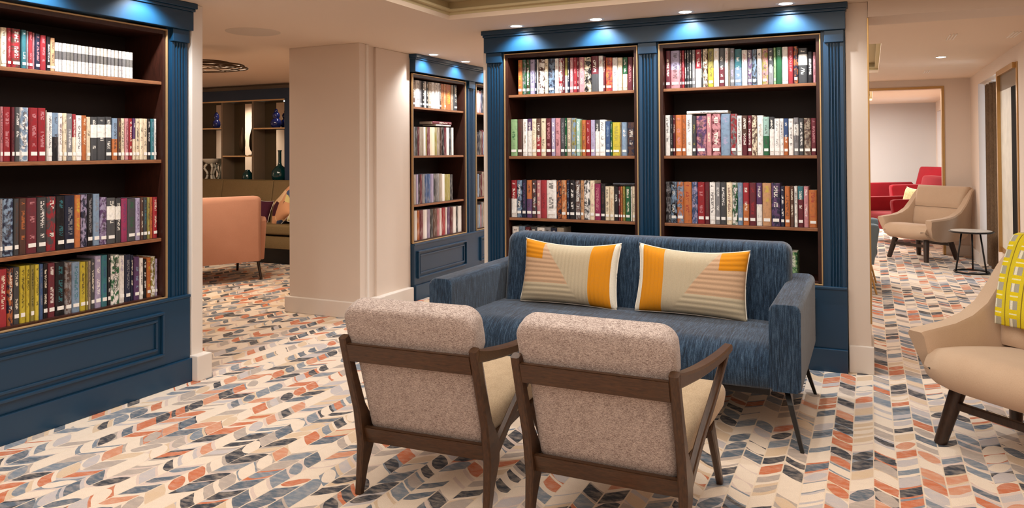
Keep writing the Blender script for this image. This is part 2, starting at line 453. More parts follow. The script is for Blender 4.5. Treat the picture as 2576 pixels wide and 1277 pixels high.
def ring(bm, pts, r, n=6):
    P_ = [Vector(p) for p in pts]; m_ = len(P_); rings = []
    for i, p in enumerate(P_):
        d = (P_[(i + 1) % m_] - P_[i - 1]).normalized()
        a = d.cross(Vector((0, 0, 1)))
        if a.length < 1e-3: a = Vector((1, 0, 0))
        a.normalize(); b = d.cross(a).normalized()
        rings.append([bm.verts.new(p + a * r * cos(2 * pi * k / n) + b * r * sin(2 * pi * k / n)) for k in range(n)])
    for i in range(m_):
        j = (i + 1) % m_
        for k in range(n):
            bm.faces.new((rings[i][k], rings[i][(k + 1) % n], rings[j][(k + 1) % n], rings[j][k]))
    return bm

def lathe(bm, prof, n=24, loc=(0, 0, 0)):
    rings = []
    for r, z in prof:
        rings.append([bm.verts.new((loc[0] + max(r, 1e-4) * cos(2 * pi * k / n), loc[1] + max(r, 1e-4) * sin(2 * pi * k / n), loc[2] + z)) for k in range(n)])
    for i in range(len(rings) - 1):
        for k in range(n):
            bm.faces.new((rings[i][k], rings[i][(k + 1) % n], rings[i + 1][(k + 1) % n], rings[i + 1][k]))
    bm.faces.new(rings[0][::-1]); bm.faces.new(rings[-1])
    return bm

def loft(bm, rings, cap=True, close=True):
    """rings: list of equal-length lists of points"""
    R_ = [[bm.verts.new(p) for p in rg] for rg in rings]
    n = len(R_[0])
    for i in range(len(R_) - 1):
        for k in range(n if close else n - 1):
            bm.faces.new((R_[i][k], R_[i][(k + 1) % n], R_[i + 1][(k + 1) % n], R_[i + 1][k]))
    if cap:
        bm.faces.new(R_[0][::-1]); bm.faces.new(R_[-1])
    return bm

def subsurf(o, lv=2):
    m_ = o.modifiers.new('smooth', 'SUBSURF'); m_.levels = lv; m_.render_levels = lv
    return o

def copy_tree(o, parent=None, first=True):
    c = o.copy(); COL.objects.link(c)
    if parent is not None: c.parent = parent
    for ch in list(o.children):
        copy_tree(ch, c, False)
    return c

# ================================================================== STRUCTURE
CZ = 2.24            # ceiling height
FACE_L = -3.68       # plane of the left bookcase front
FACE_R = 5.03        # plane of the right bookcase front
X_WIN = 1.155        # window wall of the lounge
Y_END = 11.10        # end wall of the lounge

def struct(name, bm, mat, **k): return link(name, bm, mat, kind='structure', **k)

struct('floor', box(new(), -10, 3, -1.7, 17, -0.1, 0), M['carpet'])

holes = [(-2.56, 1.2, -1.2, 4.44), (-3.0, 0.10, 7.09, 9.76), (-1.9, 0.05, 12.7, 15.3)]
CANS = [(-2.258, 4.866), (-1.664, 4.866), (-1.062, 4.866), (-0.452, 4.866), (-3.518, 2.30), (-3.518, 2.90), (-3.598, 5.955), (-3.598, 6.56), (-3.598, 7.20)]
CH = 0.040
def ceiling():
    bm = new()
    hl = holes + [(x - CH, x + CH, y - CH, y + CH) for x, y in CANS]
    xs = sorted({-10, 3} | {h[0] for h in hl} | {h[1] for h in hl})
    ys = sorted({-1.7, 17} | {h[2] for h in hl} | {h[3] for h in hl})
    for i in range(len(xs) - 1):
        for j in range(len(ys) - 1):
            mx, my = (xs[i] + xs[i + 1]) / 2, (ys[j] + ys[j + 1]) / 2
            if any(h[0] < mx < h[1] and h[2] < my < h[3] for h in hl): continue
            box(bm, xs[i], xs[i + 1], ys[j], ys[j + 1], CZ, CZ + 0.03)
    bmesh.ops.remove_doubles(bm, verts=bm.verts, dist=1e-5)
    return bm
ceil = struct('ceiling', ceiling(), M['ceil'])
for h in holes:
    bm = new()
    x0, x1, y0, y1 = h; d = 0.115; t = 0.03
    box(bm, x0 - t, x1 + t, y0 - t, y1 + t, CZ + d, CZ + d + t)
    box(bm, x0 - t, x0, y0 - t, y1 + t, CZ + 0.0305, CZ + d); box(bm, x1, x1 + t, y0 - t, y1 + t, CZ + 0.0305, CZ + d)
    box(bm, x0, x1, y0 - t, y0, CZ + 0.0305, CZ + d); box(bm, x0, x1, y1, y1 + t, CZ + 0.0305, CZ + d)
    link('ceiling_tray', bm, M['tray'], ceil)
    bm = new(); w = 0.035                   # stepped rim of the tray
    z0, z1 = CZ + 0.05, CZ + 0.065
    box(bm, x0, x0 + w, y0, y1, z0, z1); box(bm, x1 - w, x1, y0, y1, z0, z1)
    box(bm, x0 + w, x1 - w, y0, y0 + w, z0, z1); box(bm, x0 + w, x1 - w, y1 - w, y1, z0, z1)
    link('tray_rim', bm, M['tray'], ceil)

# --- walls
struct('wall_left', box(new(), -4.14, -3.68, -1.7, 1.845, 0, CZ), M['wall'])
struct('wall_back', box(new(), -4.14, 2.4, -1.7, -1.58, 0, CZ), M['wall'])
struct('wall_right', box(new(), 2.2, 2.4, -1.58, 5.39, 0, CZ), M['wall'])
# narrow post at the end of the left bookcase
p = struct('trim_1', box(new(), -4.12, -3.655, 3.268, 3.352, 0, CZ, 0.006), M['trim'])
link('baseboard', box(new(), -4.14, -3.60, 3.262, 3.372, 0, 0.150, 0.006), M['trim'], p)
# pillar between aisle and snug: two blocks with a groove between them
p = struct('wall_pillar', box(new(), -4.475, -3.742, 5.03, 5.125, 0, CZ, 0.004), M['wall'])
link('pillar_bead', box(new(), -3.760, -3.728, 5.112, 5.142, 0, CZ, 0.012, 3), M['trim'], p)
link('pillar_groove', box(new(), -4.475, -3.800, 5.125, 5.31, 0, CZ), M['wall'], p)
link('pillar_side_block', box(new(), -4.475, -3.778, 5.31, 5.835, 0, CZ, 0.008, 3), M['wall'], p)
link('baseboard', box(new(), -4.505, -3.712, 5.0, 5.34, 0, 0.132, 0.006), M['trim'], p)
link('baseboard', box(new(), -4.505, -3.722, 5.34, 5.80, 0, 0.132, 0.006), M['trim'], p)
# wall strip at the left end, pier and lintel at the right end of the big bookcase
struct('trim_2', box(new(), -2.612, -2.580, 5.035, 5.39, 0, CZ, 0.004), M['trim'])
p = struct('wall_pier', box(new(), -0.127, -0.001, 5.045, 5.385, 0, CZ, 0.004), M['wall'])
link('baseboard', box(new(), -0.125, 0.012, 5.028, 5.39, 0, 0.165, 0.005), M['trim'], p)
link('brass_edge', box(new(), -0.0065, 0.003, 5.038, 5.058, 0.30, 2.143, 0.002), M['brass'], p)
struct('wall_lintel', box(new(), 0.0, 2.2, 5.03, 5.385, 2.145, CZ), M['wall'])
struct('wall_stub', box(new(), 1.155, 2.2, 5.05, 5.385, 0, 2.145), M['wall'])
struct('wall_island', box(new(), -2.60, -0.13, 5.372, 5.39, 0, CZ), M['wall'])
# lounge beyond
def wall_with_gap(bm, x0, x1, y0, y1, gy0, gy1, gz):
    box(bm, x0, x1, y0, gy0, 0, CZ); box(bm, x0, x1, gy1, y1, 0, CZ); box(bm, x0, x1, gy0, gy1, gz, CZ); return bm
struct('wall_window', wall_with_gap(new(), X_WIN, X_WIN + 0.12, 5.385, 13.6, 8.95, 10.33, 2.10), M['wall'])
struct('wall_window_far', wall_with_gap(new(), X_WIN, X_WIN + 0.12, 13.6, 16.6, 15.0, 16.3, 2.05), M['wall'])
bm = new(); box(bm, -3.76, -1.2, Y_END, Y_END + 0.12, 0, CZ); box(bm, 0.868, X_WIN, Y_END, Y_END + 0.12, 0, CZ); box(bm, -1.2, 0.868, Y_END, Y_END + 0.12, 2.15, CZ)
struct('wall_end', bm, M['wall'])
bm = new(); g = 0.03
box(bm, 0.838, 0.868, Y_END - 0.012, Y_END + 0.13, 0, 2.15); box(bm, -1.2, -1.17, Y_END - 0.012, Y_END + 0.13, 0, 2.15); box(bm, -1.17, 0.838, Y_END - 0.012, Y_END + 0.13, 2.12, 2.15)
struct('trim_3', bm, M['brass'])
struct('baseboard_end', box(new(), 0.868, X_WIN - 0.02, Y_END - 0.02, Y_END - 0.0005, 0, 0.13), M['trim'])
struct('wall_far', box(new(), -3.9, 1.4, 16.6, 16.72, 0, CZ), M['greywall'])
struct('wall_far_left', box(new(), -4.1, -3.76, 8.21, 16.6, 0, CZ), M['wall'])
bm = new(); box(bm, X_WIN - 0.018, X_WIN - 0.0005, 5.39, 8.93, 0, 0.13); box(bm, X_WIN - 0.018, X_WIN - 0.0005, 10.35, Y_END, 0, 0.13)
struct('baseboard_window', bm, M['trim'])
# snug on the left
struct('wall_snug_back', box(new(), -9.6, -4.12, 7.70, 7.82, 0, CZ), M['wall'])
struct('wall_snug_side', box(new(), -4.20, -4.125, 5.835, 7.70, 0, CZ), M['wall'])
struct('wall_snug_left', box(new(), -9.72, -9.6, 1.5, 7.82, 0, CZ), M['wall'])
struct('wall_snug_front', box(new(), -9.6, -4.14, 1.5, 1.62, 0, CZ), M['wall'])

# window niches with daylight behind, glazing and curtains
def niche(idx, y0, y1, zt):
    bm = new(); x0, x1 = X_WIN + 0.12, X_WIN + 0.50
    box(bm, x0, x1, y0 - 0.04, y0, 0, zt); box(bm, x0, x1, y1, y1 + 0.04, 0, zt); box(bm, x0, x1, y0 - 0.04, y1 + 0.04, zt, zt + 0.04)
    w = struct('window_%d' % idx, bm, M['trim'])
    bm = new(); f = 0.05
    box(bm, x1 - 0.05, x1, y0, y1, 0, 0.25); box(bm, x1 - 0.05, x1, y0, y1, zt - 0.06, zt)
    box(bm, x1 - 0.05, x1, y0, y0 + f, 0.25, zt - 0.06); box(bm, x1 - 0.05, x1, y1 - f, y1, 0.25, zt - 0.06)
    link('window_frame', bm, M['trim'], w)
    gl = NT('window_glass_%d' % idx, 0.02, 0.5); gl.b.inputs['Transmission Weight'].default_value = 1.0; gl.b.inputs['IOR'].default_value = 1.02
    link('window_pane', box(new(), x1 - 0.03, x1 - 0.022, y0 + f, y1 - f, 0.25, zt - 0.06), gl.mat, w)
    return w
niche(1, 8.95, 10.33, 2.10)
niche(2, 15.0, 16.3, 2.05)

def pleats(bm, y0, y1, x, z0, z1, n, amp, th=0.004):
    N = n * 8; rings = []
    f_, b_ = [], []
    for i in range(N + 1):
        y = y0 + (y1 - y0) * i / N; a = amp * sin(2 * pi * i / 8) + amp * .35 * sin(2 * pi * i / 21.)
        f_.append((x + a, y)); b_.append((x + a + th, y))
    out = f_ + b_[::-1]
    lo = [(p[0], p[1], z0) for p in out]; hi = [(p[0], p[1], z1) for p in out]
    return loft(bm, [lo, hi])
t = empty('curtain', (0, 0, 0), 0, 'brown full-length curtain bunched at the left of the lounge window niche', 'curtain')
link('drape', pleats(new(), 9.72, 10.27, 1.265, 0.02, 2.08, 7, 0.045), M['drape'], t, auto=60)
link('curtain_track', box(new(), 1.21, 1.32, 9.72, 10.30, 2.082, 2.099), M['trim'], t)
o = link('sheer_curtain', pleats(new(), 9.16, 9.70, 1.275, 0.02, 2.08, 7, 0.018), M['sheer'], auto=60)
tag(o, 'pale translucent-looking curtain hanging beside the brown drape in the window niche', 'curtain')
o = link('curtain', pleats(new(), 15.5, 16.2, 1.30, 0.02, 2.03, 6, 0.045), M['drape'], auto=60)
tag(o, 'brown curtain in the farthest window niche, behind the red armchairs', 'curtain')

# ================================================================== BOOKCASES
def flute_profile(u0, u1, v0, v1, n=4, d=0.011):
    """outline of a fluted pilaster, local x = u, y = v (front = v0)"""
    pts = [(u0, v1), (u0, v0)]
    m_ = 0.016; w = (u1 - u0 - 2 * m_) / n; gap = 0.006
    for k in range(n):
        a = u0 + m_ + k * w + gap / 2; b = a + w - gap
        for i in range(7):
            th = pi * i / 6
            pts.append(((a + b) / 2 - (b - a) / 2 * cos(th), v0 + d * sin(th)))
    pts += [(u1, v0), (u1, v1)]
    return pts

def bookcase(name, loc, rz, label, bays, pils, ends, right_trim=0.01):
    """bays: list of (g0,g1) outer edges of the gold bead; pils: list of (u0,u1); ends: (u0,u1) of the whole unit"""
    root = empty(name, loc, rz, label, 'bookcase', 'navy panelled bookcases')
    u0, u1 = ends; D = 0.335
    Z0, Z1 = 0.528, 2.067
    # carcass: plinth, base, frieze
    link('plinth', box(new(), u0 - 0.0, u1, -0.038, D, 0.0, 0.138, 0.004), M['navy'], root)
    base = link('base_panel', box(new(), u0, u1, -0.018, D, 0.138, 0.503, 0.003), M['navy'], root)
    link('base_cap', box(new(), u0, u1, -0.026, 0.02, 0.497, 0.5135, 0.004), M['navy'], root)
    for g0, g1 in bays:
        bm = new()
        for ins, hh in ((0.045, 0.022), (0.082, 0.012)):
            a0, a1, b0, b1 = g0 + ins, g1 - ins, 0.195 + (ins - 0.045), 0.445 - (ins - 0.045); w = 0.015
            v0, v1 = -0.018 - hh, -0.017
            box(bm, a0, a1, v0, v1, b1 - w, b1, 0.004); box(bm, a0, a1, v0, v1, b0, b0 + w, 0.004)
            box(bm, a0, a0 + w, v0, v1, b0 + w, b1 - w, 0.004); box(bm, a1 - w, a1, v0, v1, b0 + w, b1 - w, 0.004)
        link('panel_moulding', bm, M['navy'], base)
    link('frieze', box(new(), u0 - 0.006, u1 + 0.006, -0.042, D, 2.078, 2.19, 0.003), M['navy'], root)
    bm = new(); box(bm, u0 - 0.012, u1 + 0.012, -0.052, D, 2.190, 2.206, 0.003); box(bm, u0 - 0.02, u1 + 0.02, -0.062, D, 2.206, 2.2385, 0.004)
    link('crown_moulding', bm, M['navy'], root)
    for a, b in pils:
        pl = link('pilaster', prism(new(), flute_profile(a, b, -0.006, 0.03), 0.513, 2.0, 'z'), M['navy'], root, auto=40)
        link('capital', box(new(), a - 0.004, b + 0.004, -0.022, 0.03, 2.004, 2.078, 0.003), M['navy'], pl)
    # fill between beads and pilasters (plain navy stiles) and case divisions
    edges = []
    us = [u0] + [x for g in bays for x in g] + [u1]
    for i in range(0, len(us), 2):
        a, b = us[i], us[i + 1]
        if b - a > 0.004:
            link('stile', box(new(), a + (0 if i == 0 else 0.0), b, 0.0045, D, 0.503, 2.078), M['navy'], root)
    for g0, g1 in bays:
        # gold bead round the opening
        bm = new(); w = 0.008
        box(bm, g0, g1, -0.008, 0.012, Z1 - w, Z1, 0.002); box(bm, g0, g1, -0.008, 0.012, Z0 - 0.013, Z0 - 0.013 + w, 0.002)
        box(bm, g0, g0 + w, -0.008, 0.012, Z0 - 0.005, Z1 - w, 0.002); box(bm, g1 - w, g1, -0.008, 0.012, Z0 - 0.005, Z1 - w, 0.002)
        link('gold_bead', bm, M['bead'], root)
        s = 0.020
        bm = new()
        box(bm, g0 + w, g0 + w + s, 0.002, D - 0.015, Z0, Z1 - w); box(bm, g1 - w - s, g1 - w, 0.002, D - 0.015, Z0, Z1 - w)
        box(bm, g0 + w + s, g1 - w - s, 0.002, D - 0.015, Z1 - w - 0.022, Z1 - w)
        link('case_lining', bm, M['case'], root)
        link('case_back', box(new(), g0 + w, g1 - w, D - 0.014, D, Z0, Z1 - w), M['caseback'], root)
        i0, i1 = g0 + w + s, g1 - w - s
        link('shelf', box(new(), i0, i1, 0.008, D - 0.015, 0.520, 0.533), M['case'], root)
        for zt in (0.865, 1.315, 1.765):
            sh = link('shelf', box(new(), i0 + .0005, i1 - .0005, 0.016, D - 0.0155, zt - 0.022, zt), M['case'], root)
            link('shelf_nosing', box(new(), i0 + .0005, i1 - .0005, 0.010, 0.0155, zt - 0.021, zt - 0.002, 0.002), M['shelf'], sh)
    return root

HALF = 0.028
left_case = bookcase('bookcase', (FACE_L, 0, 0), pi / 2, 'navy bookcase with one tall bay along the left side of the room', [(1.980, 3.113)], [(1.854, 1.962), (3.142, 3.252)], (1.848, 3.262))
right_case = bookcase('bookcase', (0, FACE_R, 0), 0, 'wide navy two-bay bookcase standing behind the blue sofa', [(-2.434, -1.423), (-1.279, -0.266)], [(-2.572, -2.452), (-1.411, -1.293), (-0.241, -0.139)], (-2.576, -0.130))
back_case = bookcase('bookcase', (-3.76, 0, 0), pi / 2, 'navy bookcase in the rear aisle, half hidden between pillar and island', [(5.84, 6.85), (7.068, 8.078)], [(6.898, 7.022), (8.09, 8.20)], (5.838, 8.206))

# ------------------------------------------------------------------ books
PAL = dict(W=(236, 230, 224), C=(232, 214, 184), K=(30, 26, 30), G=(78, 78, 80), g=(150, 146, 148), N=(34, 40, 70), B=(58, 92, 150), b=(134, 164, 196),
           T=(50, 128, 140), R=(190, 34, 44), r=(122, 34, 46), P=(226, 140, 146), p=(178, 40, 92), V=(106, 66, 120), v=(184, 168, 206), O=(226, 116, 48), o=(236, 168, 112),
           Y=(232, 204, 40), y=(176, 160, 66), E=(30, 112, 62), e=(160, 206, 136), M=(160, 204, 188), n=(104, 66, 52), t=(186, 164, 138))
CN = dict(W='white', C='cream', K='black', G='charcoal', g='grey', N='navy', B='blue', b='light blue', T='teal', R='red', r='maroon', P='pink', p='magenta', V='purple', v='lilac',
          O='orange', o='peach', Y='yellow', y='mustard', E='dark green', e='light green', M='mint', n='brown', t='tan')
STY = dict(s=0, m=1, b=2, w=3, h=4, z=5)
ORD = ['', 'first', 'second', 'third', 'fourth', 'fifth', 'sixth', 'seventh', 'eighth', 'ninth', 'tenth', 'eleventh', 'twelfth', 'thirteenth', 'fourteenth', 'fifteenth', 'sixteenth',
       'seventeenth', 'eighteenth', 'nineteenth', 'twentieth'] + ['twenty-' + w for w in ('first', 'second', 'third', 'fourth', 'fifth', 'sixth', 'seventh', 'eighth', 'ninth')] + ['thirtieth'] + ['thirty-' + w for w in ('first', 'second', 'third', 'fourth', 'fifth')]

def book_mesh():
    bm = new()      # unit book: x thickness, y depth (spine at y=0), z height
    prof = [(0.0, 1.0), (0.0, 0.045), (0.10, 0.014), (0.30, 0.0), (0.70, 0.0), (0.90, 0.014), (1.0, 0.045), (1.0, 1.0), (0.92, 1.0), (0.92, 0.05), (0.08, 0.05), (0.08, 1.0)]
    prism(bm, prof, 0.0, 1.0, 'z')
    me = bpy.data.meshes.new('book'); bmesh.ops.recalc_face_normals(bm, faces=bm.faces); bm.to_mesh(me); bm.free(); me.materials.append(M['cover']); return me
def pages_mesh():
    bm = box(new(), 0.085, 0.915, 0.052, 0.97, 0.012, 0.984)
    me = bpy.data.meshes.new('page_block'); bm.to_mesh(me); bm.free(); me.materials.append(M['paper']); return me
def sticker_mesh():
    bm = box(new(), 0.14, 0.86, -0.006, 0.02, 0.105, 0.175)
    me = bpy.data.meshes.new('spine_label'); bm.to_mesh(me); bm.free(); me.materials.append(M['label']); return me
BOOK, PAGES, STICK = book_mesh(), pages_mesh(), sticker_mesh()
rng = random.Random(11)
DARK = set('KGNBTRrpVEn')

def place(caseloc, rz, u, v, z):
    c, s = cos(rz), sin(rz)
    return (caseloc[0] + u * c - v * s, caseloc[1] + u * s + v * c, z)

def mute(c):
    if min(c) > 175: return c
    g_ = sum(c) / 3.0; return tuple((x * 0.80 + g_ * 0.20) * 0.90 for x in c)
PAL = {k_: mute(v_) for k_, v_ in PAL.items()}
def colours(code):
    a, _, b = code.partition('/')
    base = PAL[a]
    ink = PAL[b] if b else ((236, 226, 206) if a in DARK else (60, 50, 52))
    return a, b, base, PAL[b] if b else base, ink

def shift(c, k): return tuple(max(4, min(250, x + k)) for x in c)

def add_book(case, u, w, h, code, st, z, v, label, group, sticker=True, tilt=0):
    a, b, base, acc, ink = colours(code)
    if st in 'bwhm':
        ink = (238, 232, 220) if a in DARK else (70, 60, 60)
    if st in 'wh' and st == 'w': acc = (240, 236, 228)
    if st == 'z': base = rng.choice([(206, 198, 192), (190, 182, 178), (214, 204, 190)]); acc = (44, 40, 42); ink = (96, 88, 88)
    k = rng.randint(-9, 9)
    o = bpy.data.objects.new('book', BOOK); COL.objects.link(o)
    o.location = place(case.location, case.rotation_euler.z, u + 0.0012, v, z + 0.0002)
    o.rotation_euler = (0, 0, case.rotation_euler.z)
    o.scale = (w - 0.0024, rng.uniform(0.145, 0.17) if st != 'z' else 0.125, h)
    o['base'] = [*lin(shift(base, k)), 1.0]; o['accent'] = [*lin(shift(acc, k)), 1.0]; o['ink'] = [*lin(ink), 1.0]
    o['style'] = float(STY[st]); o['seed'] = round(rng.uniform(0, 40), 2)
    tag(o, label, 'book', group)
    c = bpy.data.objects.new('page_block', PAGES); COL.objects.link(c); c.parent = o
    if sticker and w > 0.011 and st != 'z' and rng.random() < 0.8:
        c = bpy.data.objects.new('spine_label', STICK); COL.objects.link(c); c.parent = o
    return o

DESC = dict(s='book with {i} lettering', m='book with {b} picture spine', b='book, lower half of spine {b}', w='book with a broad white band', h='book, top of the spine only, rest {b}', z='thin paperback with a dark band')
def book_phrase(code, st):
    a, b, *_ = colours(code)
    ca = CN[a]; cb = CN.get(b, '')
    if st == 'z': return 'thin white dark-banded paperback'
    if st == 'w': return ca + ' white-banded book'
    if st == 'm': return ca + ' and ' + cb + ' book'
    if st == 'b': return ca + '-over-' + cb + ' book'
    if st == 'h': return ca + '-topped ' + cb + ' book'
    if b: return ca + ' ' + cb + '-lettered book'
    return 'plain ' + ca + ' book'

ROWPOS = {'left1': ('top shelf, left bookcase', 'books on the top shelf of the left bookcase'), 'left2': ('second shelf, left bookcase', 'books on the second shelf of the left bookcase'),
          'left3': ('third shelf, left bookcase', 'books on the third shelf of the left bookcase'), 'left4': ('bottom shelf, left bookcase', 'books on the bottom shelf of the left bookcase'),
          'rightA1': ('top shelf, left bay behind sofa', 'books on the top shelf of the left bay behind the sofa'), 'rightA2': ('second shelf, left bay behind sofa', 'books on the second shelf of the left bay behind the sofa'),
          'rightA3': ('third shelf, left bay behind sofa', 'books on the third shelf of the left bay behind the sofa'), 'rightB1': ('top shelf, right bay behind sofa', 'books on the top shelf of the right bay behind the sofa'),
          'rightB2': ('second shelf, right bay behind sofa', 'books on the second shelf of the right bay behind the sofa'), 'rightB3': ('third shelf, right bay behind sofa', 'books on the third shelf of the right bay behind the sofa'),
          'back1': ('top shelf, rear aisle', 'books on the top shelf of the rear aisle bookcase')}
ZB = {'1': 1.765, '2': 1.315, '3': 0.865, '4': 0.533}
LIM = {'left': (2.13, 3.083), 'rightA': (-2.404, -1.453), 'rightB': (-1.249, -0.296), 'back': (5.87, 6.82)}
CASE = {'left': left_case, 'rightA': right_case, 'rightB': right_case, 'back': back_case}
SPINE_V = {'left': 0.03, 'rightA': 0.03, 'rightB': 0.03, 'back': 0.03}

